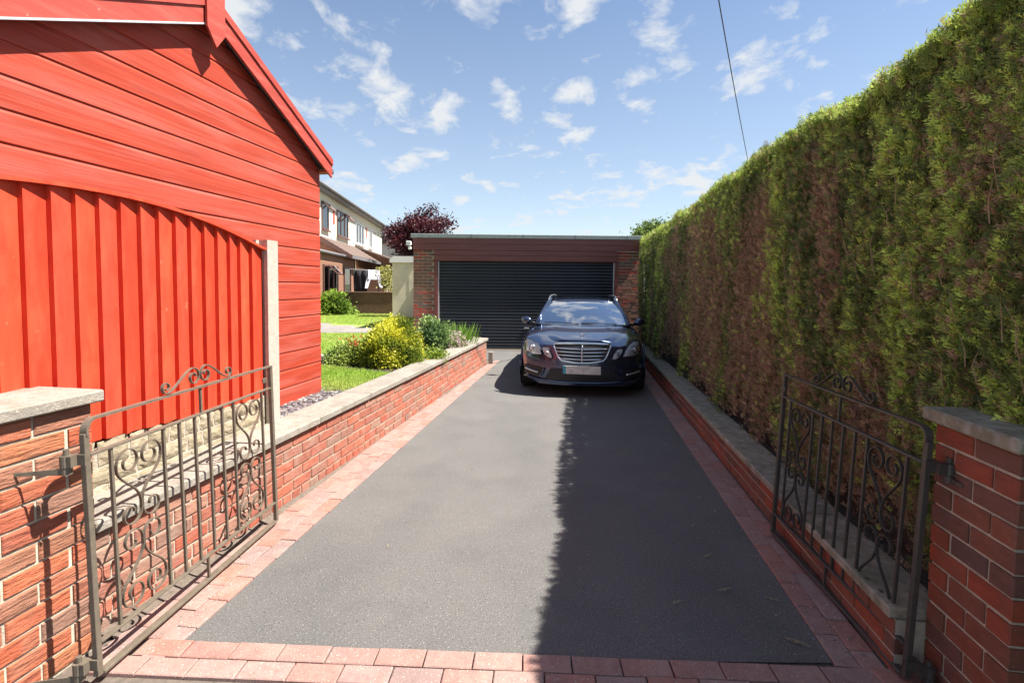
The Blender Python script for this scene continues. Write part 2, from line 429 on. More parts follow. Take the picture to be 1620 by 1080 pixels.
class G:
    """geometry collector"""

    def __init__(self):
        self.v, self.f = [], []

    def add(self, v, f):
        n = len(self.v)
        self.v += [tuple(p) for p in v]
        self.f += [tuple(i + n for i in q) for q in f]
        return self

    def box(self, x0, x1, y0, y1, z0, z1, b=0.0):
        if b <= 0:
            v = [(x, y, z) for z in (z0, z1) for y in (y0, y1) for x in (x0, x1)]
            return self.add(v, [(0, 2, 3, 1), (4, 5, 7, 6), (0, 1, 5, 4), (2, 6, 7, 3), (0, 4, 6, 2), (1, 3, 7, 5)])
        X, Y, Z = (x0, x1), (y0, y1), (z0, z1)
        idx = {}
        v = []
        for a in (0, 1):
            for c in (0, 1):
                for d in (0, 1):
                    sx, sy, sz = (b if a == 0 else -b), (b if c == 0 else -b), (b if d == 0 else -b)
                    p = (X[a], Y[c], Z[d])
                    for ax in range(3):
                        q = [p[0] + sx, p[1] + sy, p[2] + sz]
                        q[ax] = p[ax]
                        idx[(a, c, d, ax)] = len(v)
                        v.append(tuple(q))
        f = []
        for ax in range(3):
            o1, o2 = [(1, 2), (2, 0), (0, 1)][ax]
            for s in (0, 1):
                q = []
                for (p1, p2) in ((0, 0), (1, 0), (1, 1), (0, 1)):
                    k = [0, 0, 0]
                    k[ax], k[o1], k[o2] = s, p1, p2
                    q.append(idx[(*k, ax)])
                f.append(tuple(q if s else q[::-1]))
        for ax in range(3):
            o1, o2 = [(1, 2), (2, 0), (0, 1)][ax]
            for s1 in (0, 1):
                for s2 in (0, 1):
                    k0, k1 = [0, 0, 0], [0, 0, 0]
                    k0[ax], k1[ax] = 0, 1
                    for k in (k0, k1):
                        k[o1], k[o2] = s1, s2
                    q = (idx[(*k0, o1)], idx[(*k1, o1)], idx[(*k1, o2)], idx[(*k0, o2)])
                    f.append(q if (s1 == s2) else q[::-1])
        for a in (0, 1):
            for c in (0, 1):
                for d in (0, 1):
                    q = (idx[(a, c, d, 0)], idx[(a, c, d, 1)], idx[(a, c, d, 2)])
                    f.append(q if (a + c + d) % 2 else q[::-1])
        return self.add(v, f)

    def prism(self, poly, axis, a0, a1):
        """poly: 2D points; axis 'x','y','z' extruded from a0 to a1"""
        def P(p, a):
            return {'x': (a, p[0], p[1]), 'y': (p[0], a, p[1]), 'z': (p[0], p[1], a)}[axis]
        n = len(poly)
        v = [P(p, a0) for p in poly] + [P(p, a1) for p in poly]
        f = [tuple(range(n)), tuple(range(2 * n - 1, n - 1, -1))] + [(i, i + n, (i + 1) % n + n, (i + 1) % n) for i in range(n)]
        return self.add(v, f)

    def tube(self, pts, r, n=8, cap=True):
        pts = [Vector(p) for p in pts]
        rr = r if isinstance(r, (list, tuple)) else [r] * len(pts)
        base = len(self.v)
        up = Vector((0.13, 0.37, 0.92))
        prev = None
        v = []
        for i, p in enumerate(pts):
            t = (pts[min(i + 1, len(pts) - 1)] - pts[max(i - 1, 0)]).normalized()
            if prev is None:
                a = t.cross(up)
                if a.length < 1e-3:
                    a = t.cross(Vector((1, 0, 0)))
                a.normalize()
            else:
                a = (prev - t * prev.dot(t)).normalized()
            prev = a
            b = t.cross(a)
            for k in range(n):
                th = 2 * math.pi * k / n
                v.append(p + (a * math.cos(th) + b * math.sin(th)) * rr[i])
        f = []
        for i in range(len(pts) - 1):
            for k in range(n):
                f.append((i * n + k, i * n + (k + 1) % n, (i + 1) * n + (k + 1) % n, (i + 1) * n + k))
        if cap:
            f.append(tuple(range(n - 1, -1, -1)))
            f.append(tuple(range((len(pts) - 1) * n, len(pts) * n)))
        return self.add(v, f)

    def ribbon(self, pts, th, d0, d1, y=0.0):
        """flat bar bent in the local XZ plane: thickness th in plane, depth d0..d1 along Y"""
        P = [Vector((p[0], 0, p[1])) for p in pts]
        v = []
        for i, p in enumerate(P):
            t = (P[min(i + 1, len(P) - 1)] - P[max(i - 1, 0)]).normalized()
            nn = Vector((-t.z, 0, t.x)) * th / 2
            for q, yy in ((nn, d0), (nn, d1), (-nn, d1), (-nn, d0)):
                v.append((p.x + q.x, y + yy, p.z + q.z))
        f = []
        for i in range(len(P) - 1):
            for k in range(4):
                f.append((i * 4 + k, i * 4 + (k + 1) % 4, i * 4 + 4 + (k + 1) % 4, i * 4 + 4 + k))
        f += [(3, 2, 1, 0), tuple(range((len(P) - 1) * 4, len(P) * 4))]
        return self.add(v, f)

    def lathe(self, prof, axis_pt=(0, 0, 0), axis='x', n=24):
        v = []
        for (r, a) in prof:
            for k in range(n):
                th = 2 * math.pi * k / n
                c, s = r * math.cos(th), r * math.sin(th)
                p = {'x': (a, c, s), 'y': (c, a, s), 'z': (c, s, a)}[axis]
                v.append((p[0] + axis_pt[0], p[1] + axis_pt[1], p[2] + axis_pt[2]))
        f = []
        for i in range(len(prof) - 1):
            for k in range(n):
                f.append((i * n + k, i * n + (k + 1) % n, (i + 1) * n + (k + 1) % n, (i + 1) * n + k))
        return self.add(v, f)

    def grid(self, rows):
        nr, nc = len(rows), len(rows[0])
        v = [p for r in rows for p in r]
        f = [(i * nc + j, i * nc + j + 1, (i + 1) * nc + j + 1, (i + 1) * nc + j) for i in range(nr - 1) for j in range(nc - 1)]
        return self.add(v, f)

    def obj(self, name, m, parent=None, smooth=False, loc=(0, 0, 0), fix=True):
        me = mesh(name, self.v, self.f, m, smooth)
        if fix:
            import bmesh
            bm = bmesh.new()
            bm.from_mesh(me)
            bmesh.ops.recalc_face_normals(bm, faces=bm.faces)
            bm.to_mesh(me)
            bm.free()
        return link(name, me, parent, loc)


def structure(name, v, f, m):
    return props(link(name, mesh(name, v, f, m)), kind='structure')


def vnoise(p, seed=0):
    """value noise on (N,k) arrays, about 0..1"""
    p = np.asarray(p, float)
    k = p.shape[1]
    i0 = np.floor(p).astype(np.int64)
    fr = p - i0
    fr = fr * fr * (3 - 2 * fr)
    out = np.zeros(len(p))
    pr = np.array([73856093, 19349663, 83492791])[:k]
    for c in range(1 << k):
        o = np.array([(c >> j) & 1 for j in range(k)])
        h = ((i0 + o) * pr).sum(1) + seed * 7919
        h = (h ^ (h >> 13)) * 1274126177
        h = (h ^ (h >> 16)) & 0xffff
        w = np.prod(np.where(o == 1, fr, 1 - fr), axis=1)
        out += w * h / 65535.0
    return out


def np_mesh(name, V, F, C, m, parent=None, smooth=False):
    """V (n,3), F (m,3 or 4) ints, C (n,3) colours"""
    me = bpy.data.meshes.new(name)
    nv, nf, k = len(V), len(F), F.shape[1]
    me.vertices.add(nv)
    me.vertices.foreach_set('co', V.astype(np.float32).ravel())
    me.loops.add(nf * k)
    me.loops.foreach_set('vertex_index', F.astype(np.int32).ravel())
    me.polygons.add(nf)
    me.polygons.foreach_set('loop_start', (np.arange(nf) * k).astype(np.int32))
    me.polygons.foreach_set('loop_total', np.full(nf, k, np.int32))
    if smooth:
        me.polygons.foreach_set('use_smooth', np.ones(nf, bool))
    a = me.color_attributes.new('Col', 'FLOAT_COLOR', 'POINT')
    a.data.foreach_set('color', np.concatenate([np.clip(C, 0, 1), np.ones((nv, 1))], 1).astype(np.float32).ravel())
    me.materials.append(MT[m])
    me.update()
    me.validate()
    return link(name, me, parent)


def unit(a):
    return a / np.maximum(np.linalg.norm(a, axis=1, keepdims=True), 1e-9)


def sprays(P, D, Nn, S, C, tmpl_v, tmpl_f):
    """place a template (x side, y along D, z normal) at each P"""
    D = unit(D)
    X = unit(np.cross(D, Nn))
    Z = np.cross(X, D)
    V = P[:, None, :] + S[:, None, None] * (tmpl_v[None, :, 0:1] * X[:, None, :] + tmpl_v[None, :, 1:2] * D[:, None, :] + tmpl_v[None, :, 2:3] * Z[:, None, :])
    n, k = len(P), len(tmpl_v)
    F = tmpl_f[None] + (np.arange(n) * k)[:, None, None]
    Cc = np.repeat(C, k, axis=0)
    return V.reshape(-1, 3), F.reshape(-1, tmpl_f.shape[1]), Cc


LEAF_V = np.array([(0, 0, 0), (0.28, 0.45, 0.10), (0, 1, -0.05), (-0.28, 0.45, 0.10), (0, 0.5, 0)], float)
LEAF_F = np.array([(0, 1, 4), (1, 2, 4), (4, 2, 3), (0, 4, 3)])
DIA_V = np.array([(0, 0, 0), (0.3, 0.5, 0.08), (0, 1, 0), (-0.3, 0.5, 0.08)], float)
DIA_F = np.array([(0, 1, 2), (0, 2, 3)])


def conifer_template(seed):
    r = np.random.default_rng(seed)
    v, f = [], []

    def lobe(p0, ang, ln, w, z):
        d = np.array([math.sin(ang), math.cos(ang)])
        s = np.array([d[1], -d[0]])
        n = len(v)
        m_ = p0 + d * ln * 0.5
        e = p0 + d * ln
        q = p0 + d * ln * 0.25
        v.extend([(q[0] + s[0] * w, q[1] + s[1] * w, 0), (e[0], e[1], z), (q[0] - s[0] * w, q[1] - s[1] * w, 0)])
        f.append((n, n + 1, n + 2))
    lobe(np.array([0, -.2]), 0, 1.2, 0.05, 0.1)
    for t, l in ((0.16, 0.55), (0.42, 0.48), (0.66, 0.34)):
        for sgn in (-1, 1):
            lobe(np.array([0, t + r.uniform(-.05, .05)]), sgn * r.uniform(.5, .85), l * r.uniform(.75, 1.15), 0.075, r.uniform(-.12, .16))
    return np.array(v, float), np.array(f)


# ------------------------------------------------------------------ ground, drive, paving
L0, LD = (-1.421, 2.185), 0.1375            # left edge of the tarmac
R0, RD = (1.36, 2.067), 0.1295              # right edge of the tarmac
xl = lambda y: L0[0] + LD * (y - L0[1])
xr = lambda y: R0[0] + RD * (y - R0[1])
structure('ground', [(-900, -900, -0.06), (900, -900, -0.06), (900, 900, -0.06), (-900, 900, -0.06)], [(0, 1, 2, 3)], 'earth')
structure('pavement', [(-14, -8, -0.012), (14, -8, -0.012), (14, 2.05, -0.012), (-14, 2.3, -0.012)], [(0, 1, 2, 3)], 'pavement')
ys = np.linspace(2.10, 12.62, 420)
v, f = [], []
for i, y in enumerate(ys):
    dl = xl(y) if y < 10.7 else xl(10.7) - (y - 10.7) * 1.4
    v += [(dl + random.uniform(-.007, .003), y, 0), (xr(y) + random.uniform(-.003, .007), y, 0)]
    if i:
        f.append((2 * i - 2, 2 * i - 1, 2 * i + 1, 2 * i))
drive = structure('driveway', v, f, 'asphalt')

# block paving : one object per block
edging = props(link('paved_edging', mesh('paved_edging', [
    (-2.1, 1.93, -0.008), (1.95, 1.80, -0.008), (3.2, 12.6, -0.008), (-0.6, 11.2, -0.008)], [(0, 1, 2, 3)], 'paver_joint')), kind='structure')


def paver_mesh(sx, sy, k):
    r = random.Random(k)
    b = 0.0035
    h = 0.011
    v = [(-sx, -sy, -.03), (sx, -sy, -.03), (sx, sy, -.03), (-sx, sy, -.03)]
    v += [(-sx, -sy, h - b), (sx, -sy, h - b), (sx, sy, h - b), (-sx, sy, h - b)]
    v += [(-sx + b, -sy + b, h), (sx - b, -sy + b, h), (sx - b, sy - b, h), (-sx + b, sy - b, h)]
    v = [(x + r.uniform(-.0012, .0012), y + r.uniform(-.0012, .0012), z) for x, y, z in v]
    f = [(8, 9, 10, 11)]
    for i in range(4):
        j = (i + 1) % 4
        f += [(i, j, 4 + j, 4 + i), (4 + i, 4 + j, 8 + j, 8 + i)]
    return mesh('paver', v, f, 'paver')


PAV = [paver_mesh(0.0490, 0.0995, k) for k in range(4)]
PAVH = [paver_mesh(0.0465, 0.050, 9)]


def strip(fx, slope, side, y0, y1):
    ang = -math.atan(slope)
    cs = math.cos(ang)
    for c in range(3 if side < 0 else 2):
        y = y0 + (0.0 if c % 2 else 0.07)
        if c == 2:
            y1 = 7.2
        if side < 0 and c != 1:
            y = y0 - 0.125
        if side > 0:
            y = y0 - (0.125 if c else 0.02)
        while y < y1:
            off = side * (0.052 + 0.101 * c)
            yy = y + 0.1 * cs
            link('paver', random.choice(PAV), edging, (fx(yy) + off / cs, yy, random.uniform(-.003, .002)), ang + random.uniform(-.006, .006))
            y += 0.2035 * cs


strip(xl, LD, -1, 2.20, 10.65)
strip(xr, RD, 1, 2.09, 11.9)
sl_ = -0.042
for rI in range(2):
    x = -1.78 + 0.085 * rI
    while x < 1.72:
        y = 2.185 + sl_ * (x + 1.421) - 0.053 - 0.103 * rI
        if -1.68 < x + 0.1 < 1.66:
            link('paver', random.choice(PAV), edging, (x + 0.1, y, random.uniform(-.003, .002)), math.atan(sl_) + math.pi / 2 + random.uniform(-.006, .006))
        x += 0.2045
# mortar haunch between the blocks and the left wall
v, f = [], []
ysx = np.linspace(2.2, 9.9, 24)
for i, y in enumerate(ysx):
    v += [(xl(y) - (0.206 if y > 7.2 else 0.302), y, 0.004), (-1.578 + 0.165 * (y - 3.538) - 0.03, y, 0.030 + 0.006 * math.sin(i * 2.3))]
    if i:
        f.append((2 * i - 2, 2 * i, 2 * i + 1, 2 * i - 1))
structure('mortar_haunch', v, f, 'paver_joint')


# ------------------------------------------------------------------ bricks
BC = {}


def brick_mesh(L, H, D, m, rough=0.0008):
    """front face at y=0 looking to -y, body to +D; L along x centred, H along z centred"""
    key = (round(L, 3), round(H, 3), round(D, 3), m)
    if key not in BC:
        out = []
        for k in range(3):
            r = random.Random(k * 31 + int(L * 997))
            b = 0.005
            g = G()
            nx = 4 if L > .15 else 2
            xs = [-L / 2 + b + (L - 2 * b) * i / nx for i in range(nx + 1)]
            zs = [-H / 2 + b, 0, H / 2 - b]
            rows = [[(x, r.uniform(-rough, rough), z) for i, x in enumerate(xs)] for z in zs]
            g.grid(rows)
            nfr = len(g.v)
            ring = [0, nx, 3 * (nx + 1) - 1, 2 * (nx + 1)]
            o = [(-L / 2, b, -H / 2), (L / 2, b, -H / 2), (L / 2, b, H / 2), (-L / 2, b, H / 2)]
            bk = [(p[0], D, p[2]) for p in o]
            g.v += o + bk
            n = nfr
            bot = list(range(0, nx + 1))
            top = list(range(2 * (nx + 1), 3 * (nx + 1)))
            g.f.append(tuple([n, n + 1] + bot[::-1]))
            g.f.append(tuple([n + 2, n + 3] + top))
            g.f.append((n + 3, n, 0, nx + 1, 2 * (nx + 1)))
            g.f.append((n + 1, n + 2, 3 * (nx + 1) - 1, 2 * nx + 1, nx))
            for i in range(4):
                j = (i + 1) % 4
                g.f.append((n + j, n + i, n + 4 + i, n + 4 + j))
            g.f.append((n + 4, n + 5, n + 6, n + 7))
            out.append(mesh('brick', g.v, g.f, m))
        BC[key] = out
    return random.choice(BC[key])


def brick_run(parent, x0, x1, zc_, side, m, H=0.068, L=0.225, D=0.05, off=0.0, jt=0.010, y=0.0, rz=None, org=None):
    """a course along local x; side=-1: face looks to -y, +1: to +y. rz/org let the run sit on another face."""
    x = x0 - off
    while x < x1 - 0.02:
        a, b = max(x, x0), min(x + L, x1)
        if b - a > 0.03:
            ll = round((b - a) / 0.005) * 0.005
            loc = Vector(((a + b) / 2 + random.uniform(-.001, .001), y + side * random.uniform(-.0015, .002), zc_ + random.uniform(-.0012, .0012)))
            rot = 0 if side < 0 else math.pi
            if org is not None:
                loc = Vector(org) + Matrix.Rotation(rz, 3, 'Z') @ loc
                rot += rz
            link('brick', brick_mesh(ll, H, D, m), parent, loc, rot + random.uniform(-.004, .004))
        x += L + jt


def coping_run(parent, x0, x1, y0, y1, z0, z1, m, step, b=0.008, name='coping_stone'):
    x = x0
    k = 0
    while x < x1 - 0.02:
        e = min(x + step, x1)
        g = G()
        n = 6
        r = random.Random(k * 7 + 3)
        jz = r.uniform(-.002, .002)
        g.box(x + 0.002, e - 0.002, y0 + r.uniform(-.003, .003), y1 + r.uniform(-.003, .003), z0, z1 + jz, b)
        o = g.obj(name, m, parent)
        x = e
        k += 1


# left garden wall (face at local y=0, looking to -y ... local x runs away from the camera)
WL = thing('brick_wall', 'low orange-red brick retaining wall with pale coping along the left of the drive', 'wall',
           (-1.805, 2.18, 0), math.atan2(1, 0.165))
LWL = 8.05
G().box(0.0, LWL - 0.008, 0.008, 0.22, -0.05, 0.478).obj('mortar_core', 'mortar', WL)
for c in range(6):
    zz = 0.040 + 0.079 * c
    if c == 0:
        brick_run(WL, 0, LWL, zz, -1, 'brick_wall', L=0.107, off=0.03)
    else:
        brick_run(WL, 0, LWL, zz, -1, 'brick_wall', off=0.117 * (c % 2) + 0.02)
coping_run(WL, 0.0, LWL + 0.05, -0.03, 0.26, 0.480, 0.535, 'concrete', 0.915)
# far end of that wall turns towards the garden
WR_ = thing('brick_wall', 'short brick return at the far end of the left wall before the roller door', 'wall',
            (-1.805 + 0.163 * LWL + 0.02, 2.18 + 0.985 * LWL + 0.02, 0), R(175))
G().box(0.28, 1.6, -0.20, -0.008, -0.05, 0.478).obj('mortar_core', 'mortar', WR_)
for c in range(6):
    brick_run(WR_, 0.28, 1.6, 0.040 + 0.079 * c, 1, 'brick_wall', off=0.117 * (c % 2))
coping_run(WR_, 0.275, 1.65, -0.23, 0.03, 0.481, 0.533, 'concrete', 0.69)
cbk = G().box(-0.045, 0.045, -0.05, 0.05, -0.02, 0.24, 0.008).obj('concrete_block', 'concrete', None, loc=(-0.415, 10.30, 0))
props(cbk, 'small pale concrete block at the far foot of the left wall', 'block')

# right low wall
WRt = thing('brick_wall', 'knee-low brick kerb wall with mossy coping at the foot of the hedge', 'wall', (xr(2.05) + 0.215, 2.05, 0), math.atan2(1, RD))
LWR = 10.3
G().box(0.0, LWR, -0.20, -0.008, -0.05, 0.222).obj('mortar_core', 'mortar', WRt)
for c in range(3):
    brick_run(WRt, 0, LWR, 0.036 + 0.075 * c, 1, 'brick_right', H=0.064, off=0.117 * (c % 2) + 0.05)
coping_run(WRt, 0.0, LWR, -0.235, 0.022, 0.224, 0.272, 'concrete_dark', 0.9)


# gate pillars (local x away from the camera along the drive face, pillar body on one side)
def pillar(label, loc, slope, W, side, m, courses, ch, mort, cop, copm, ov):
    t = thing('gate_pillar', label, 'gate pillar', loc, math.atan2(1, slope))
    # body occupies local x -W..0 (towards the camera), y 0..W*side
    s = side
    c0, c1 = (0.008, W - 0.008)
    G().box(-W + 0.008, -0.008, min(s * c0, s * c1), max(s * c0, s * c1), -0.05, courses * ch + 0.004).obj('mortar_core', mort, t)
    bl = (W - 0.010) / 2
    bd = 0.1025
    H = ch - 0.0105
    for c in range(courses):
        z = ch * c + ch / 2
        for face in range(4):
            # face 0: drive side, 1: far end, 2: back, 3: near end; orientation by rotation about pillar centre
            A = face * math.pi / 2
            Rm = Matrix.Rotation(A, 3, 'Z')
            cen = Vector((-W / 2, s * W / 2, 0))
            full = (c + face) % 2 == 0
            spans = [(-W / 2, -W / 2 + bl), (W / 2 - bl, W / 2)] if full else [(-W / 2 + bd + 0.01, W / 2 - bd - 0.01)]
            for (a, b) in spans:
                p = Vector(((a + b) / 2, -W / 2 + random.uniform(-.0015, .0015), z + random.uniform(-.001, .001)))
                link('brick', brick_mesh(b - a, H, bd - (0.004 if full else 0), m), t, cen + Rm @ p, A)
    zt = courses * ch + 0.004
    y0, y1 = sorted((-s * ov, s * (W + ov)))
    g = G().box(-W - ov, ov, y0, y1, zt, zt + cop, 0.007)
    o = g.obj('coping_slab', copm, t)
    return t


PL = pillar('rough orange brick gate pillar with pale coping at the left edge', (-1.772, 2.165, 0), 0.165, 0.46, 1, 'brick_left', 13, 0.0812, 'mortar_light', 0.050, 'concrete', 0.033)
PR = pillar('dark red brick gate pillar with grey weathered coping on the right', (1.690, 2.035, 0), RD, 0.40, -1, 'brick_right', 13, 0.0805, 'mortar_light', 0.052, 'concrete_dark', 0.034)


# ------------------------------------------------------------------ wrought gates
def arc(cx, cz, r0, r1, a0, a1, n=26):
    return [(cx + (r0 + (r1 - r0) * i / n) * math.cos(R(a0 + (a1 - a0) * i / n)), cz + (r0 + (r1 - r0) * i / n) * math.sin(R(a0 + (a1 - a0) * i / n))) for i in range(n + 1)]


def bez(p0, p1, p2, p3, n=12):
    o = []
    for i in range(1, n):
        t = i / n
        a, b, c, d = (1 - t) ** 3, 3 * t * (1 - t) ** 2, 3 * t * t * (1 - t), t ** 3
        o.append((a * p0[0] + b * p1[0] + c * p2[0] + d * p3[0], a * p0[1] + b * p1[1] + c * p2[1] + d * p3[1]))
    return o


def s_scroll(w, h):
    """left strand of the upper heart: local u 0..w, v 0 (top) .. -h"""
    r1 = w * 0.235
    r2 = w * 0.215
    c1 = (0.012 + r1, -0.012 - r1 * 1.15)
    c2 = (0.014 + r2 * 1.05, -h + r2 * 1.05)
    up = arc(c1[0], c1[1], r1 * 0.33, r1, -250, 190, 34)
    lo = arc(c2[0], c2[1], r2, r2 * 0.30, 15, -360, 34)
    a, b = up[-1], lo[0]
    j = bez(a, (a[0] + 0.000, a[1] - h * 0.20), (b[0] + 0.012, b[1] + h * 0.26), b)
    return up + j + lo


def make_gate(label, loc, rz, Lg, m, hs, tilt=0.0):
    """local x along the gate from hinge to latch, z up; hs: side (local y sign) on which the pillar lies"""
    t = thing('wrought_iron_gate', label, 'gate', loc, rz)
    t.rotation_euler = (tilt, 0, rz)
    ht = 1.005
    zs = [0.0, 0.125, 0.868, ht]
    G().box(-0.012, 0.012, -0.004, 0.019, -0.0, ht - 0.05, 0.002).obj('stile', m, t)
    # top rail with its rounded hinge corner
    cr = [(0.0, ht - 0.06)] + arc(0.045, ht - 0.045, 0.045, 0.045, 180, 90, 8) + [(Lg, ht)]
    G().ribbon(cr, 0.009, -0.007, 0.022).obj('top_rail', m, t)
    G().box(Lg - 0.012, Lg + 0.012, -0.004, 0.019, 0.0, ht + 0.004, 0.002).obj('stile', m, t)
    G().box(0.013, Lg - 0.013, -0.008, 0.024, zs[0] - 0.004, zs[0] + 0.010, 0.002).obj('bottom_rail', m, t)
    for z in zs[1:3]:
        G().box(0.013, Lg - 0.013, -0.004, 0.020, z - 0.005, z + 0.005, 0.0015).obj('rail', m, t)
    k = Lg / 1.345
    bars = [0.115, 0.405, 0.51, 0.62, 0.73, 0.84, 0.945, 1.235]
    for bx in bars:
        x = bx * k
        G().box(x - 0.006, x + 0.006, 0.002, 0.014, zs[1] + 0.005, zs[2] - 0.005).obj('bar', m, t)
    xm = Lg / 2
    G().box(xm - 0.006, xm + 0.006, 0.002, 0.014, zs[2] + 0.005, ht - 0.005).obj('short_bar', m, t)
    G().box(xm - 0.006, xm + 0.006, 0.002, 0.014, zs[0] + 0.010, zs[1] - 0.005).obj('short_bar', m, t)
    mid = (zs[1] + zs[2]) / 2
    hh = (zs[2] - zs[1]) / 2 - 0.004
    for (b0, b1) in ((bars[0], bars[1]), (bars[6], bars[7])):
        u0, u1 = b0 * k + 0.008, b1 * k - 0.008
        w = u1 - u0
        S = s_scroll(w, hh)
        for fx in (0, 1):
            for fz in (0, 1):
                pts = []
                for (u, vv) in S:
                    uu = u if not fx else w - u
                    zz = mid + hh + vv if not fz else mid - hh - vv
                    pts.append((u0 + uu, zz))
                dd = 0.0008 * (fx + 2 * fz)
                G().ribbon(pts, 0.0042, 0.0015 + dd, 0.0145 + dd).obj('scroll', m, t)
    # crest
    for s in (-1, 1):
        c1 = (0.047, 0.056)
        a1 = arc(c1[0], c1[1], 0.014, 0.044, -200, 205, 30)
        up = arc(c1[0], c1[1] + 0.002, 0.045, 0.045, 180, 75, 8)
        inner = arc(c1[0], c1[1], 0.014, 0.045, -180, 180 - 5, 26)
        path = [(p[0], p[1]) for p in arc(c1[0], c1[1], 0.013, 0.046, 540, 75, 40)]
        e = path[-1]
        c2 = (0.235, 0.038)
        sp = arc(c2[0], c2[1], 0.030, 0.010, -110, 330, 26)
        j = bez(e, (e[0] + 0.05, e[1] - 0.012), (sp[0][0] - 0.05, sp[0][1] + 0.012), sp[0])
        P = path + j + sp
        G().ribbon([(xm + s * p[0], ht + 0.003 + p[1]) for p in P], 0.0045, 0.000 + 0.001 * s, 0.014 + 0.001 * s).obj('crest_scroll', m, t)
    # hinge bands
    for z in (0.86, 0.055):
        g = G()
        g.ribbon([(-0.006, 0), (0.0, 0)], 0.001, 0, 0.001)
        g = G().box(-0.050, 0.018, 0.0195 if hs > 0 else -0.034, 0.034 if hs > 0 else -0.0045, z - 0.0215, z + 0.0215)
        g.box(-0.0235, -0.0165, -0.012, 0.028, z - 0.0205, z + 0.0205)
        yc = 0.052 * hs
        g.lathe([(0.0001, z - 0.022), (0.021, z - 0.022), (0.021, z + 0.022), (0.0001, z + 0.022)], (-0.034, yc, 0), 'z', 14)
        g.obj('hinge_band', m, t)
    # latch catch
    G().box(Lg - 0.055, Lg - 0.013, 0.022, 0.032, ht - 0.10, ht - 0.07, 0.002).add([], []).obj('latch', m, t)
    return t


GL0, GL1 = (-1.592, 1.945), (-1.505, 3.274)
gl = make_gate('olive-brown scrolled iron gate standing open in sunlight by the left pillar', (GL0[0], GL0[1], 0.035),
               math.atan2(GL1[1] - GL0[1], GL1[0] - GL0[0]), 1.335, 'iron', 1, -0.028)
GR0, GR1 = (1.590, 1.985), (1.672, 3.20)
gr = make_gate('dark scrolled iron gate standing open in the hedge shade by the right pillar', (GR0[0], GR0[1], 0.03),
               math.atan2(GR1[1] - GR0[1], GR1[0] - GR0[0]), 1.22, 'iron_shaded', -1, 0.042)


def gate_hooks(pl, gate, hs, m):
    """pintle and strap let into the pillar joint"""
    bpy.context.view_layer.update()
    inv = pl.matrix_world.inverted()
    for z in (0.86, 0.055):
        pin = gate.matrix_world @ Vector((-0.034, 0.052 * hs, z))
        p = inv @ pin
        g = G()
        g.lathe([(0.0001, p.z - 0.05), (0.019, p.z - 0.05), (0.019, p.z - 0.024), (0.0001, p.z - 0.024)], (p.x, p.y, 0), 'z', 14)
        g.lathe([(0.010, p.z + 0.0225), (0.010, p.z + 0.045), (0.0001, p.z + 0.046)], (p.x, p.y, 0), 'z', 12)
        zz = p.z - 0.037
        side = 1 if hs > 0 else -1
        sg = 1 if p.y > 0 else -1
        path = [(p.x - 0.012, p.y), (p.x - 0.022, p.y * 0.85), (p.x - 0.050, p.y * 0.30 + sg * .004), (p.x - 0.075, -sg * 0.004)]
        v, f = [], []
        for i, (x, y) in enumerate(path):
            hh = [0.013, 0.012, 0.008, 0.006][i]
            v += [(x, y - 0.006, zz - hh), (x, y + 0.006, zz - hh), (x, y + 0.006, zz + hh), (x, y - 0.006, zz + hh)]
            if i:
                for q in range(4):
                    f.append((4 * i - 4 + q, 4 * i - 4 + (q + 1) % 4, 4 * i + (q + 1) % 4, 4 * i + q))
        f += [(0, 1, 2, 3), (12, 13, 14, 15)]
        g.add(v, f)
        g.obj('gate_hook', m, pl)


gate_hooks(PL, gl, 1, 'iron')
gate_hooks(PR, gr, -1, 'iron_shaded')

# ------------------------------------------------------------------ shed
d_ = Vector((0.165, 1, 0)).normalized()
SHA = math.atan2(-d_.y, -d_.x)
shed = thing('garden_shed', 'large red shiplap timber shed with gabled roof on the left', 'shed', (-1.935, 5.19, 0.48), SHA)
SW, SD, EV, SLP = 3.0, 3.6, 2.24, 0.46      # gable width, depth, eaves above base, slope
AP = SW / 2


def roof_z(a):
    return EV + 0.02 + SLP * (AP - abs(a - AP))


bh = 0.1572
prof = [(0.0, 0.016), (0.003, 0.018), (0.134, 0.018), (0.139, 0.0165), (0.147, 0.0115), (0.1572, 0.0100)]
nb = int((EV + SLP * AP) / bh) + 1
for i in range(nb):
    z0 = i * bh
    pts = []
    for (dz, o) in prof:
        z = z0 + dz
        if z <= EV:
            a0, a1 = 0.0, SW
        else:
            e = (z - EV) / SLP
            a0, a1 = e, SW - e
        if a1 - a0 < 0.02:
            a0, a1 = AP - .01, AP + .01
        pts.append((a0, a1, o, z))
    v = []
    for (a0, a1, o, z) in pts:
        v += [(a0, o, z), (a1, o, z)]
    n = len(pts)
    f = [(2 * k, 2 * k + 1, 2 * k + 3, 2 * k + 2) for k in range(n - 1)]
    v += [(pts[0][0], 0, pts[0][3]), (pts[0][1], 0, pts[0][3]), (pts[-1][0], 0, pts[-1][3]), (pts[-1][1], 0, pts[-1][3])]
    m0 = 2 * n
    f += [(0, m0, m0 + 1, 1), (m0 + 2, 2 * n - 2, 2 * n - 1, m0 + 3)]
    f += [tuple([m0] + [2 * k for k in range(n)] + [m0 + 2]), tuple([m0 + 1, m0 + 3] + [2 * k + 1 for k in range(n - 1, -1, -1)])]
    g = G().add(v, f)
    g.obj('board', 'shed_red', shed)
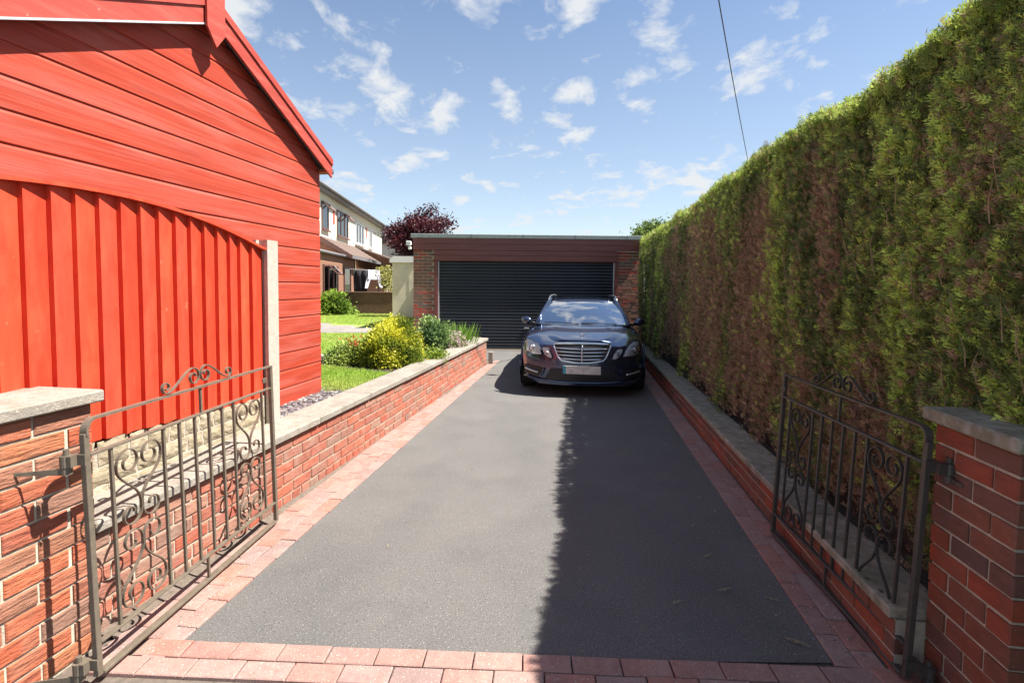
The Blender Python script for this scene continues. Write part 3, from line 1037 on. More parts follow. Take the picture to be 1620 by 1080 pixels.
# far side wall boards (corner return) and body
g = G()
for i in range(int(EV / bh)):
    g.box(-0.020, 0.0, -SD, 0.0, i * bh + 0.004, (i + 1) * bh)
g.obj('side_cladding', 'shed_red', shed)
body = [(0.0, 0.0), (SW, 0.0), (SW, EV), (AP, EV + SLP * AP), (0.0, EV)]
G().prism(body, 'y', -SD, -0.001).obj('shed_body', 'felt', shed)
for s in (0, 1):
    # roof slabs
    a_e = -0.16 if s == 0 else SW + 0.16
    ze = EV + 0.03 - SLP * 0.16
    za_ = EV + 0.03 + SLP * AP
    poly = [(a_e, ze), (AP, za_), (AP, za_ + 0.035), (a_e, ze + 0.035)]
    G().prism(poly, 'y', -SD - 0.1, 0.085).obj('roof', 'felt', shed)
    # barge board
    lo_e, lo_a = EV - 0.145 - 0.0 + 0.0, None
    ae = -0.085 if s == 0 else SW + 0.085
    z_lo_e = 2.625 - 0.48
    z_lo_a = z_lo_e + SLP * (AP + 0.085)
    th = 0.165
    poly = [(ae, z_lo_e), (AP + (0.002 if s else -0.002), z_lo_a), (AP + (0.002 if s else -0.002), z_lo_a + th), (ae, z_lo_e + th)]
    G().prism(poly, 'y', 0.090, 0.108).obj('barge_board', 'barge_red', shed)
    # roof edge trim above the board
    poly2 = [(ae, z_lo_e + th - 0.045), (AP, z_lo_a + th - 0.045), (AP, z_lo_a + th + 0.012), (ae, z_lo_e + th + 0.012)]
    G().prism(poly2, 'y', 0.109, 0.120).obj('roof_trim', 'barge_red', shed)
    # soffit block closing the eaves
    G().box(min(ae, ae + (0.09 if s == 0 else -0.09)), max(ae, ae + (0.09 if s == 0 else -0.09)), -SD, 0.089, EV - 0.055, EV - 0.035).obj('soffit', 'barge_red', shed)
    if s:
        poly3 = [(SW, z_lo_e + SLP * 0.085 - 0.012), (AP + 0.02, z_lo_a - 0.012), (AP + 0.02, z_lo_a - 0.001), (SW, z_lo_e + SLP * 0.085 - 0.001)]
        G().prism(poly3, 'y', 0.070, 0.112).obj('drip_strip', 'drip', shed)
fc = AP + 0.03
fin = [(fc, 2.70), (fc - 0.085, 2.81), (fc - 0.085, 3.12), (fc + 0.085, 3.12), (fc + 0.085, 2.81)]
G().prism(fin, 'y', 0.121, 0.137).obj('finial_board', 'barge_red', shed)
G().box(-0.01, SW, -SD, 0.004, -0.09, -0.003).obj('base_beam', 'felt', shed)

# ------------------------------------------------------------------ fence
FP = Vector((-1.842, 3.771, 0.48))
fence = thing('wooden_fence', 'bright red arched closeboard fence panel on cream stone base beside the shed', 'fence', FP, SHA)
FLEN = 2.05


def ftop(a):
    return (1.995 - 0.195 * ((a - 1.24) / 1.24) ** 2 if a < 1.24 else 1.995 - 0.07 * ((a - 1.24) / 0.8) ** 2) - 0.48


def fbot(a):
    return 0.735 + 0.055 * a / 1.26 - 0.48


edges = [0.0, 0.13, 0.25, 0.35, 0.46, 0.57, 0.68, 0.79, 0.905, 1.02, 1.135, 1.25, 1.365, 1.475, 1.59, 1.70, 1.81, 1.92, 2.03]
for i in range(len(edges) - 1):
    a0, a1 = edges[i], edges[i + 1]
    ov = 0.022
    # feather-edge board, thick edge towards the camera end, overlapping the next
    A0, A1 = a0 - ov, a1
    n = 4
    g = G()
    v = []
    for k in range(n + 1):
        a = A0 + (A1 - A0) * k / n
        y0 = 0.004 + 0.006 * (k / n)
        y1 = 0.012 + 0.032 * (k / n)
        zt, zb = ftop(max(a, 0)), fbot(max(a, 0)) + random.uniform(-.002, .002)
        v += [(a, y0, zb), (a, y1, zb), (a, y1, zt), (a, y0, zt)]
    f = []
    for k in range(n):
        for q in range(4):
            f.append((4 * k + q, 4 * k + (q + 1) % 4, 4 * k + 4 + (q + 1) % 4, 4 * k + 4 + q))
    f += [(3, 2, 1, 0), (4 * n, 4 * n + 1, 4 * n + 2, 4 * n + 3)]
    g.add(v, f).obj('fence_board', 'fence_red', fence)
v, f = [], []
n = 24
for k in range(n + 1):
    a = -0.03 + (FLEN + 0.03) * k / n
    z = ftop(max(a, 0)) + 0.001
    v += [(a, -0.012, z), (a, 0.060, z), (a, 0.060, z + 0.016), (a, -0.012, z + 0.016)]
    if k:
        for q in range(4):
            f.append((4 * k - 4 + q, 4 * k - 4 + (q + 1) % 4, 4 * k + (q + 1) % 4, 4 * k + q))
f += [(0, 1, 2, 3), (4 * n, 4 * n + 1, 4 * n + 2, 4 * n + 3)]
G().add(v, f).obj('capping_rail', 'fence_red', fence)
for z in (0.45, 0.95):
    G().box(0.0, FLEN, -0.035, 0.0035, z, z + 0.07).obj('fence_rail', 'fence_red', fence)
# slotted concrete post
px0, px1 = -0.135, -0.01
post = G().prism([(px0, -0.055), (px1, -0.055), (px1, -0.025), (px1 - 0.03, -0.022), (px1 - 0.03, 0.035), (px1, 0.038), (px1, 0.065), (px0, 0.065)], 'z', -0.10, 1.40)
post.obj('concrete_post', 'post', fence)
# rough stone gravel board
gb = G().box(-0.005, FLEN, -0.020, 0.026, -0.03, 0.262).obj('gravel_board', 'mortar', fence)
for rI in range(3):
    a = -0.004 - [0.0, 0.06, 0.02][rI]
    z0 = [-0.02, 0.082, 0.178][rI]
    while a < FLEN:
        w = random.uniform(0.10, 0.21)
        e = min(a + w, FLEN)
        a_ = max(a, 0.0)
        zt = z0 + [0.094, 0.088, 0.080][rI] + (0.05 * a_ / 1.26 if rI == 2 else 0)
        if e - a_ > 0.03:
            r = random.Random(int(a * 1000) + rI)
            nx, nz = 4, 3
            rows = []
            for j in range(nz + 1):
                row = []
                for i in range(nx + 1):
                    edge = i in (0, nx) or j in (0, nz)
                    row.append((a_ + 0.005 + (e - a_ - 0.010) * i / nx + r.uniform(-.006, .006), 0.029 if edge else 0.034 + r.uniform(0, .006), z0 + 0.003 + (zt - z0 - 0.006) * j / nz + r.uniform(-.005, .005)))
                rows.append(row)
            g = G().grid(rows)
            # skirt back to the board
            nc = nx + 1
            ring = [j for j in range(nc)] + [nc * j + nx for j in range(1, nz + 1)] + [nc * nz + i for i in range(nx - 1, -1, -1)] + [nc * j for j in range(nz - 1, 0, -1)]
            b0 = len(g.v)
            g.v += [(g.v[q][0], 0.024, g.v[q][2]) for q in ring]
            nr = len(ring)
            g.f += [(ring[q], ring[(q + 1) % nr], b0 + (q + 1) % nr, b0 + q) for q in range(nr)]
            g.obj('stone', 'stone', fence)
        a = e + 0.004

# ------------------------------------------------------------------ raised garden
wx = lambda y: -1.805 + 0.165 * (y - 2.18)


def sheet(name, pts, z, m, kind='structure'):
    return structure(name, [(x, y, z) for x, y in pts], [tuple(range(len(pts)))], m)


sheet('garden_ground', [(-30, 1.2), (wx(1.2) - 0.2, 1.2), (wx(10.2) - 0.18, 10.2), (-2.5, 12.7), (-2.5, 40), (-30, 60)], 0.470, 'soil')
sheet('lawn', [(wx(4.9) - 0.27, 5.25), (wx(6.2) - 0.27, 6.3), (-1.98, 6.42), (-2.32, 6.75), (-2.9, 7.02), (-6.0, 7.3), (-6.0, 5.3), (-2.2, 5.25)], 0.478, 'grass_base')
sheet('lawn', [(-2.6, 7.95), (-2.1, 9.6), (-1.95, 11.4), (-3.4, 11.5), (-5.4, 11.2), (-8.0, 11.1), (-8.0, 7.6), (-3.0, 7.55)], 0.478, 'grass_base')
sheet('lawn', [(-2.7, 13.2), (-2.9, 18.9), (-14, 18.9), (-14, 14.3), (-5.6, 14.3), (-4.4, 13.4), (-3.6, 12.9)], 0.478, 'grass_base')
path = structure('garden_path', [(-8, 11.1, .474), (-5.4, 11.2, .474), (-3.4, 11.5, .474), (-1.95, 11.4, .474), (-2.4, 12.6, .474), (-3.6, 12.9, .474), (-4.4, 13.4, .474), (-5.6, 14.3, .474), (-8, 14.3, .474)], [tuple(range(9))], 'mortar')
for (x0, x1, y0, y1) in ((-3.2, -2.5, 11.55, 12.5), (-4.0, -3.25, 11.55, 12.75), (-4.85, -4.05, 11.4, 12.4), (-4.85, -4.05, 12.43, 13.4), (-5.6, -4.9, 11.35, 12.35), (-5.6, -4.9, 12.38, 13.3), (-5.6, -4.9, 13.33, 14.1), (-6.4, -5.65, 11.3, 12.6), (-6.4, -5.65, 12.63, 14.2), (-7.2, -6.45, 11.3, 12.6), (-7.2, -6.45, 12.63, 14.2)):
    G().box(x0, x1, y0, y1, 0.44, 0.492, 0.008).obj('flagstone', 'flag', path)
ek = thing('edging_kerb', 'pale concrete edging strip between the front lawn and the flower bed', 'edging', (-2.6, 7.6, 0.47))
for i in range(5):
    G().box(-0.78 - 0.7 * i + 0.7, -0.09 - 0.7 * i + 0.7, -0.06 + .02 * i, 0.03 + .02 * i, 0, 0.05, 0.008).obj('edging_stone', 'kerb', ek)


def grass(name, poly_test, x0, x1, y0, y1, n, hmin, hmax, z, seed):
    r = np.random.default_rng(seed)
    P = np.stack([r.uniform(x0, x1, n), r.uniform(y0, y1, n), np.full(n, z)], 1)
    P = P[poly_test(P[:, 0], P[:, 1])]
    n = len(P)
    D = np.stack([r.normal(0, .35, n), r.normal(0, .35, n), np.ones(n)], 1)
    N_ = np.stack([r.normal(0, 1, n), r.normal(0, 1, n), r.normal(0, .2, n)], 1)
    S = r.uniform(hmin, hmax, n)
    g1 = vnoise(P[:, :2] * 1.3, seed)[:, None]
    c = (1 - g1) * np.array([[0.28, 0.43, 0.055]]) + g1 * np.array([[0.42, 0.47, 0.12]])
    c = c * r.uniform(.7, 1.25, (n, 1))
    tv = np.array([(-0.07, 0, 0), (0.07, 0, 0), (0.03, 0.55, 0.05), (0, 1, 0.22)], float)
    V, F, C = sprays(P, D, N_, S, c, tv, np.array([(0, 1, 2), (0, 2, 3)]))
    o = np_mesh(name, V, F, C, 'blade')
    return props(o, kind='stuff')


o = grass('grass', lambda x, y: (x < wx(y) - 0.28 - .02 * np.sin(y * 9)) & (y > 5.2 + .05 * np.sin(x * 11)) & ~((y > 6.55 + (x + 1.98) * -0.55) & (x > -2.9)) & ((x < -1.3)), -3.4, -1.2, 5.1, 7.4, 42000, .02, .055, .476, 1)
props(o, 'short bright green grass on the strip of lawn by the shed corner', 'grass')
o = grass('grass', lambda x, y: (x < -2.1 - (9.6 - y) * .28), -6.2, -2.0, 7.75, 11.3, 42000, .02, .05, .476, 2)
props(o, 'sunlit lawn grass between the flower bed and the paved path', 'grass')
o = grass('grass', lambda x, y: (y > 13.0 - (x + 2.7) * .45), -9.0, -2.9, 13.2, 18.8, 42000, .025, .06, .476, 3)
props(o, 'mown grass of the far lawn before the dark brick wall', 'grass')


# slate chips along the foot of the shed
def chips(name, n, fn, m, smin, smax, label, cat, seed):
    r = np.random.default_rng(seed)
    V, F = [], []
    base = np.array([(-1, -.6, -.25), (1, -.7, -.25), (.8, .7, -.25), (-.7, .6, -.25), (-.8, -.4, .25), (.7, -.5, .25), (.6, .5, .25), (-.5, .5, .25)])
    fc_ = np.array([(4, 5, 6), (4, 6, 7), (0, 1, 5), (0, 5, 4), (1, 2, 6), (1, 6, 5), (2, 3, 7), (2, 7, 6), (3, 0, 4), (3, 4, 7)])
    C = []
    pal = np.array([(.15, .145, .165), (.30, .27, .27), (.40, .37, .34), (.22, .18, .19)])
    k = 0
    for i in range(n):
        x, y, z = fn(r)
        M_ = np.array(Matrix.Rotation(r.uniform(0, 6.28), 3, 'Z') @ Matrix.Rotation(r.normal(0, .35), 3, 'X'))
        b = (base + r.normal(0, .12, base.shape)) * r.uniform(smin, smax) * np.array([1, .75, .6])
        V.append(b @ M_.T + (x, y, z))
        F.append(fc_ + k * 8)
        C.append(np.repeat(pal[r.integers(0, 4)][None] * r.uniform(.7, 1.2), 8, 0))
        k += 1
    o = np_mesh(name, np.concatenate(V), np.concatenate(F), np.concatenate(C), 'leaf')
    return props(o, label, cat, kind='stuff')


def chip_pos(r):
    y = r.uniform(3.3, 5.35)
    x1 = wx(y) - 0.27
    return (x1 - abs(r.uniform(0, .42)), y, 0.478 + r.uniform(0, .012))


chips('slate_chips', 1600, chip_pos, 'slate', .010, .030, 'loose grey slate chippings between the shed foot and the left wall', 'gravel', 5)


def clod_pos(r):
    y = r.uniform(6.4, 11.0)
    return (r.uniform(-2.6 + (y - 7.6) * .25, wx(y) - 0.27), y, 0.468 + r.uniform(0, .01))


oc = chips('soil_clods', 1400, clod_pos, 'soil', .012, .035, 'dark crumbly soil clods of the flower bed behind the left wall', 'soil', 6)
oc.data.materials[0] = MT['soil']

# ------------------------------------------------------------------ garage
ga = thing('garage', 'flat-roofed brick garage with dark roller door at the end of the drive', 'garage', (0, 12.6, 0))
GX0, GX1 = -2.40, 3.20


def wall_piece(x0, x1, z0, z1, yf=0.0, back=0.25, m='mortar'):
    return G().box(x0, x1, yf + 0.006, yf + back, z0, z1).obj('pier_core', m, ga)


for (x0, x1, top) in ((-2.40, -1.905, 2.405), (2.55, 3.18, 2.406)):
    wall_piece(x0 + 0.004, x1 - 0.004, -0.05, top)
    nC = int(top / 0.0775)
    for c in range(nC):
        brick_run(ga, x0, x1, 0.0387 + 0.0775 * c + 0.01, -1, 'brick_garage', H=0.0655, off=0.117 * (c % 2), y=0.0)
# side walls and back
G().box(GX0 + 0.001, GX0 + 0.2, 0.26, 6.4, -0.05, 2.40).obj('side_wall', 'brick_house', ga)
G().box(GX1 - 0.22, GX1 - 0.021, 0.26, 6.4, -0.05, 2.38).obj('side_wall', 'brick_house', ga)
G().box(GX0, GX1, 6.41, 6.6, -0.05, 2.40).obj('back_wall', 'brick_house', ga)
G().box(GX0 - 0.05, GX1 + 0.02, -0.085, 6.7, 2.69, 2.785, 0.006).obj('roof', 'felt_grey', ga)
for k in range(4):
    x = -1.0 + 1.25 * k
    G().box(x, x + 0.012, -0.088, -0.08, 2.692, 2.789).obj('roof_joint', 'gutter', ga)
G().box(GX0, GX1 - 0.03, -0.062, -0.005, 2.555, 2.688, 0.003).obj('fascia_board', 'brown_board', ga)
G().box(GX0, GX1 - 0.03, -0.057, -0.005, 2.408, 2.551, 0.003).obj('fascia_board', 'brown_board', ga)
G().box(-1.90, 2.548, -0.045, 0.02, 2.285, 2.404, 0.003).obj('fascia_board', 'brown_board', ga)
G().box(-1.90, 2.548, -0.04, 0.02, 2.155, 2.281, 0.003).obj('fascia_board', 'brown_board', ga)
G().box(-1.90, 2.548, 0.021, 0.3, 2.14, 2.68).obj('lintel', 'brown_board', ga)
G().box(-1.903, -1.805, -0.02, 0.1, -0.01, 2.153, 0.003).obj('door_jamb', 'brown_board', ga)
G().box(2.475, 2.548, -0.02, 0.1, -0.01, 2.153, 0.003).obj('door_jamb', 'brown_board', ga)
G().box(-1.803, -1.778, 0.005, 0.12, 0.0, 2.138, 0.003).obj('door_guide', 'alu', ga)
G().box(2.452, 2.473, 0.005, 0.12, 0.0, 2.138, 0.003).obj('door_guide', 'alu', ga)
dr = link('roller_door', mesh('roller_door', [(-1.777, .09, 0), (2.451, .09, 0), (2.451, .09, 2.139), (-1.777, .09, 2.139)], [(0, 1, 2, 3)], 'door_dark'), ga)
ns = 28
sh = 2.138 / ns
pf = [(0.060, 0.0), (0.050, 0.003), (0.040, 0.016), (0.037, sh * 0.5), (0.040, sh - 0.014), (0.052, sh - 0.003), (0.060, sh - 0.001)]
v = [(x, y, z) for (y, z) in pf for x in (-1.777, 2.451)]
sm = mesh('slat', v, [(2 * i, 2 * i + 1, 2 * i + 3, 2 * i + 2) for i in range(len(pf) - 1)], 'door_dark', True)
for i in range(ns):
    link('slat', sm, dr, (0, random.uniform(-.001, .001), i * sh))
G().box(-1.777, 2.451, 0.028, 0.07, 0.0, 0.03).obj('bottom_bar', 'door_dark', dr)
G().box(0.30, 0.42, 0.018, 0.034, 0.52, 0.545).obj('lock', 'alu', dr)
G().box(-1.9, 2.55, -0.18, 0.25, -0.03, 0.010).obj('threshold', 'paver_joint', ga)

sli = thing('security_light', 'small white floodlight on the left corner of the garage fascia', 'light', (-2.45, 12.50, 2.50))
G().box(-0.10, 0.02, -0.05, 0.045, 0.0, 0.10, 0.01).obj('lamp_housing', 'white_plastic', sli)
G().box(-0.085, 0.005, -0.056, -0.051, 0.012, 0.088).obj('lamp_glass', 'alu', sli)
G().box(-0.055, 0.02, -0.03, 0.03, -0.10, -0.03, 0.012).obj('sensor', 'white_plastic', sli)
G().tube([(-0.02, 0.0, -0.03), (-0.02, 0.0, 0.0)], 0.012, 8).obj('bracket', 'white_plastic', sli)

cs_ = thing('cream_store', 'tall cream-painted garden store with white lid left of the garage', 'store', (-3.56, 17.3, 0.47))
G().box(-0.37, 0.37, -0.30, 0.45, 0, 1.80, 0.01).obj('store_body', 'cream', cs_)
G().box(0.18, 0.34, -0.312, -0.301, 0.02, 1.79).obj('door_panel', 'cream', cs_)
G().prism([(-0.44, 1.801), (0.44, 1.801), (0.44, 1.90), (0.36, 2.01), (-0.30, 2.01), (-0.44, 1.90)], 'y', -0.38, 0.52).obj('lid', 'cap_white', cs_)

# ------------------------------------------------------------------ car (local y runs from nose to tail)
car = thing('estate_car', 'dark blue estate car parked nose-out before the roller door', 'car', (0.985, 7.2, 0), -math.atan(0.133))
HW = 0.925


def yf(x, z):
    """surface of the nose"""
    t = abs(x) / HW
    y = 0.02 + 0.16 * t ** 2.2 + 0.26 * t ** 6
    if z < 0.30:
        y += (0.30 - z) * 0.15
    if z > 0.50:
        y += (z - 0.50) * 0.20 + max(0, z - 0.66) ** 2 * 2.2
    return y


def interp(t, tab):
    for (a, va), (b, vb) in zip(tab, tab[1:]):
        if t <= b:
            u = (t - a) / (b - a)
            u = max(0, min(1, u))
            return tuple(p + (q - p) * u for p, q in zip(va, vb)) if isinstance(va, tuple) else va + (vb - va) * u
    return tab[-1][1]


W_T = [(0.0, 0.80), (0.25, 0.885), (0.6, 0.915), (1.2, 0.925), (3.0, 0.925), (4.2, 0.905), (4.7, 0.86), (4.9, 0.80)]
TOP_T = [(0.0, 0.735), (0.15, 0.785), (0.5, 0.855), (1.0, 0.915), (1.35, 0.945), (2.0, 0.95), (4.2, 0.96), (4.6, 0.93), (4.9, 0.86)]
SHO_T = [(0.0, 0.70), (0.2, 0.74), (0.5, 0.80), (1.0, 0.86), (1.35, 0.885), (2.5, 0.915), (4.2, 0.93), (4.9, 0.82)]
BOT = 0.17


def section(y):
    w = interp(y, W_T)
    zt = interp(y, TOP_T)
    zs = interp(y, SHO_T)
    zb = BOT + (0.03 if y > 0.5 else 0.0)
    return [(0.80 * w, zb), (0.965 * w, zb + 0.035), (0.985 * w, zb + 0.16), (1.0 * w, 0.44), (1.0 * w, 0.55), (0.985 * w, zs - 0.11), (0.955 * w, zs - 0.03), (0.90 * w, zs + 0.005),
            (0.76 * w, zs + (zt - zs) * 0.62), (0.70 * w, zs + (zt - zs) * 0.80), (0.40 * w, zs + (zt - zs) * 0.96), (0.0, zt)]


stations = [0.0, 0.12, 0.3, 0.5, 0.8, 1.05, 1.3, 1.7, 2.2, 2.8, 3.4, 3.9, 4.3, 4.65, 4.85]
rows = []
for s in stations:
    sec = section(s)
    half = []
    for (x, z) in sec:
        y = s
        if s < 0.6:
            k = 1 - s / 0.6
            y = s + (yf(x, z) - 0.0) * k
        if s > 4.3:
            y = s + -0.18 * (x / HW) ** 2 * (s - 4.3) / .6 - max(0, z - .6) * 0.12 * (s - 4.3) / .6
        half.append((x, y, z))
    rows.append([(-x, y, z) for (x, y, z) in half] + [(x, y, z) for (x, y, z) in half[-2::-1]])
g = G().grid(rows)
nc = len(rows[0])
# nose cap and tail cap
for ri, ff in ((0, 1), (len(rows) - 1, -1)):
    rw = rows[ri]
    nh = (nc + 1) // 2
    capr = []
    fr = [0, .12, .25, .4, .5, .6, .75, .88, 1]
    for i in range(nh):
        a, b = rw[i], rw[nc - 1 - i]
        row = []
        for q in fr:
            x = a[0] + (b[0] - a[0]) * q
            y = yf(x, a[2]) + (a[1] - yf(a[0], a[2])) * (abs(2 * q - 1) ** 3) if ri == 0 else a[1] + 0.14 * (1 - (2 * q - 1) ** 2)
            row.append((x, y, a[2]))
        capr.append(row)
    g.grid(capr)
import bmesh
me = mesh('body', g.v, g.f, 'paint', True)
bm = bmesh.new()
bm.from_mesh(me)
bmesh.ops.remove_doubles(bm, verts=bm.verts, dist=0.0015)
bmesh.ops.recalc_face_normals(bm, faces=bm.faces)
bm.to_mesh(me)
bm.free()
bodyo = link('body', me, car)
sd = bodyo.modifiers.new('sub', 'SUBSURF')
sd.levels = 2
sd.render_levels = 2

# hood: a panel proud of the body with two creases
hr = []
for s in [0.16, 0.24, 0.4, 0.6, 0.8, 1.0, 1.2, 1.30]:
    zt = interp(s, TOP_T)
    row = []
    for q in np.linspace(-1, 1, 17):
        hwid = 0.44 + 0.26 * min(1, (s - 0.16) / 0.5) ** 0.7
        x = q * hwid
        aq = abs(q)
        z = zt + 0.012 - 0.040 * aq ** 2.4 * (0.6 + 0.4 * (1 - s / 1.3)) + 0.010 * math.exp(-((aq - 0.62) / 0.10) ** 2)
        y = s + 0.10 * aq ** 2.5 * (1 - s / 1.35)
        row.append((x, y, z))
    hr.append(row)
ho = G().grid(hr).obj('bonnet', 'paint', car, True)
sm_ = ho.modifiers.new('thick', 'SOLIDIFY')
sm_.thickness = 0.02
sm_.offset = -1
s2 = ho.modifiers.new('sub', 'SUBSURF')
s2.levels = s2.render_levels = 1

# greenhouse : roof, pillars, glass
WT, WB = 0.56, 0.735        # half width at roof / belt


def wscreen(q, t):
    """q -1..1 across, t 0 bottom .. 1 top"""
    hw = 0.735 + (0.555 - 0.735) * t
    y = 1.22 + 0.86 * t + 0.20 * abs(q) ** 2.3 * (1 - 0.45 * t)
    z = 0.945 + 0.362 * t + 0.035 * math.sin(math.pi * t) - 0.012 * q * q * t
    return (q * hw, y, z)


G().grid([[wscreen(q, t) for q in np.linspace(-1, 1, 13)] for t in np.linspace(0, 1, 7)]).obj('windscreen', 'windscreen', car, True)
rf = []
for y in [2.06, 2.2, 2.5, 2.9, 3.4, 3.9, 4.3, 4.6]:
    zt = interp(y, [(2.06, 1.312), (2.4, 1.345), (2.9, 1.36), (3.5, 1.355), (4.2, 1.33), (4.6, 1.29)])
    hw = interp(y, [(2.06, 0.56), (2.6, 0.585), (4.0, 0.575), (4.6, 0.53)])
    row = []
    for q in np.linspace(-1, 1, 11):
        aq = abs(q)
        row.append((q * hw, y + 0.075 * aq ** 2.3 * (1 if y < 2.3 else 0), zt - 0.035 * aq ** 3))
    rf.append(row)
ro = G().grid(rf).obj('roof', 'paint', car, True)
q_ = ro.modifiers.new('thick', 'SOLIDIFY')
q_.thickness = 0.03
q_.offset = -1
for s in (-1, 1):
    # pillars
    aP = [(s * 0.755, 1.38, 0.93), (s * 0.70, 1.68, 1.09), (s * 0.635, 1.95, 1.225), (s * 0.575, 2.20, 1.325), (s * 0.585, 2.55, 1.35), (s * 0.575, 4.0, 1.33), (s * 0.55, 4.55, 1.28)]
    G().tube(aP, [0.030, 0.028, 0.027, 0.030, 0.030, 0.03, 0.03], 10).obj('pillar_rail', 'paint', car, True)
    G().tube([(s * 0.775, 1.42, 0.925), (s * 0.722, 1.70, 1.085), (s * 0.657, 1.97, 1.225), (s * 0.603, 2.2, 1.315)], 0.009, 6).obj('window_trim', 'silver', car, True)
    for yb in (2.55, 3.45, 4.35):
        G().tube([(s * 0.80, yb, 0.93), (s * 0.70, yb + .03, 1.15), (s * 0.59, yb + .08, 1.34)], 0.04, 8).obj('door_pillar', 'black_plastic', car, True)
    # side windows
    for (y0, y1, y0t, y1t) in ((1.45, 2.52, 2.15, 2.55), (2.58, 3.42, 2.62, 3.45), (3.48, 4.32, 3.5, 4.3)):
        G().add([(s * 0.80, y0, 0.92), (s * 0.80, y1, 0.93), (s * 0.592, y1t, 1.33), (s * 0.592, y0t, 1.325)], [(0, 1, 2, 3)]).obj('side_window', 'sideglass', car)
    # roof rail
    G().tube([(s * 0.605, 2.13, 1.315), (s * 0.602, 2.28, 1.350), (s * 0.600, 2.46, 1.376), (s * 0.597, 2.8, 1.386), (s * 0.59, 3.6, 1.385), (s * 0.58, 4.25, 1.365), (s * 0.57, 4.45, 1.315)],
             [0.011, 0.012, 0.013, 0.013, 0.013, 0.013, 0.011], 8).obj('roof_rail', 'silver', car, True)
    # mirror
    mo = G()
    mr_ = []
    for i in range(7):
        u = i / 6
        rr = 0.070 * math.sin(math.pi * min(max(u, .03), .97)) ** 0.5
        mr_.append((rr, u))
    v = []
    n = 12
    for (rr, u) in mr_:
        for k in range(n):
            th = 2 * math.pi * k / n
            v.append((s * (0.865 + 0.18 * u), 1.62 + 0.75 * rr * math.cos(th) + 0.05 * u, 0.965 + 0.95 * rr * math.sin(th) + 0.02 * u))
    f = [(i * n + k, i * n + (k + 1) % n, (i + 1) * n + (k + 1) % n, (i + 1) * n + k) for i in range(6) for k in range(n)] + [tuple(range(n)), tuple(range(6 * n, 7 * n))]
    mo.add(v, f).obj('wing_mirror', 'paint', car, True)
    G().tube([(s * 0.80, 1.60, 0.93), (s * 0.88, 1.61, 0.935)], 0.022, 8).obj('mirror_stalk', 'black_plastic', car, True)
    # door seams / handle
    for yb in (1.38, 2.55, 3.45):
        G().box(s * 0.9265 - 0.002, s * 0.9265 + 0.002, yb, yb + 0.008, 0.26, 0.86).obj('door_seam', 'black_plastic', car)
    for yb in (2.3, 3.22):
        G().box(min(s * 0.922, s * 0.945), max(s * 0.922, s * 0.945), yb, yb + 0.19, 0.775, 0.80, 0.004).obj('door_handle', 'chrome', car)
# rear window / tailgate
G().add([(-0.70, 4.86, 0.95), (0.70, 4.86, 0.95), (0.52, 4.62, 1.30), (-0.52, 4.62, 1.30)], [(0, 1, 2, 3)]).obj('rear_window', 'sideglass', car)
for s in (-1, 1):
    G().add([(s * 0.80, 4.35, 0.93), (s * 0.71, 4.86, 0.95), (s * 0.53, 4.62, 1.30), (s * 0.58, 4.37, 1.33)], [(0, 1, 2, 3)]).obj('rear_quarter', 'paint', car)
    G().box(min(s * 0.62, s * 0.83), max(s * 0.62, s * 0.83), 4.70, 4.87, 0.62, 0.84, 0.02).obj('tail_lamp', 'red_tile', car)

# wheels
wheel_t = [(0.20, 0.0), (0.235, 0.012), (0.315, 0.012), (0.325, 0.03), (0.325, 0.20), (0.31, 0.215), (0.22, 0.215)]


def wheel(x, y, s):
    w = G().lathe([(r, s * (a)) for r, a in wheel_t], (x, y, 0.325), 'x', 32).obj('wheel', 'rubber', car, True)
    G().lathe([(0.001, s * 0.185), (0.06, s * 0.19), (0.07, s * 0.17), (0.10, s * 0.10), (0.215, s * 0.10), (0.222, s * 0.205), (0.23, s * 0.205)], (x, y, 0.325), 'x', 32).obj('rim', 'silver', w, True)
    for k in range(5):
        th = 2 * math.pi * k / 5 + 0.3
        G().tube([(x + s * 0.185, y + 0.05 * math.cos(th), 0.325 + 0.05 * math.sin(th)), (x + s * 0.195, y + 0.215 * math.cos(th), 0.325 + 0.215 * math.sin(th))], [0.03, 0.022], 6).obj('spoke', 'silver', w, True)


for yw in (0.87, 3.74):
    for s in (-1, 1):
        wheel(s * 0.70, yw, s)
        # arch: dark liner just proud of the flank
        arch = []
        for k in range(17):
            th = math.pi * k / 16
            arch.append((s * 0.912, yw + 0.37 * math.cos(th), 0.325 + 0.37 * math.sin(th)))
        G().tube(arch, 0.009, 6).obj('arch_lip', 'paint', car, True)
        v = [(s * 0.9285, yw + 0.365 * math.cos(math.pi * k / 16), 0.325 + 0.365 * math.sin(math.pi * k / 16)) for k in range(17)] + [(s * 0.9285, yw - 0.365, 0.20), (s * 0.9285, yw + 0.365, 0.20)]
        G().add(v, [tuple(range(19))]).obj('wheel_arch', 'black_plastic', car)
        G().lathe([(0.10, s * 0.232), (0.235, s * 0.234), (0.318, s * 0.230)], (s * 0.70, yw, 0.325), 'x', 32).obj('tyre_wall', 'rubber', car, True)
        G().lathe([(0.001, s * 0.238), (0.05, s * 0.240), (0.06, s * 0.236)], (s * 0.70, yw, 0.325), 'x', 20).obj('hub_cap', 'silver', car, True)
        for k in range(5):
            th = 2 * math.pi * k / 5 + 0.3
            G().tube([(s * 0.935, yw + 0.04 * math.cos(th), 0.325 + 0.04 * math.sin(th)), (s * 0.937, yw + 0.215 * math.cos(th), 0.325 + 0.215 * math.sin(th))], [0.028, 0.020], 6).obj('wheel_spoke', 'silver', car, True)


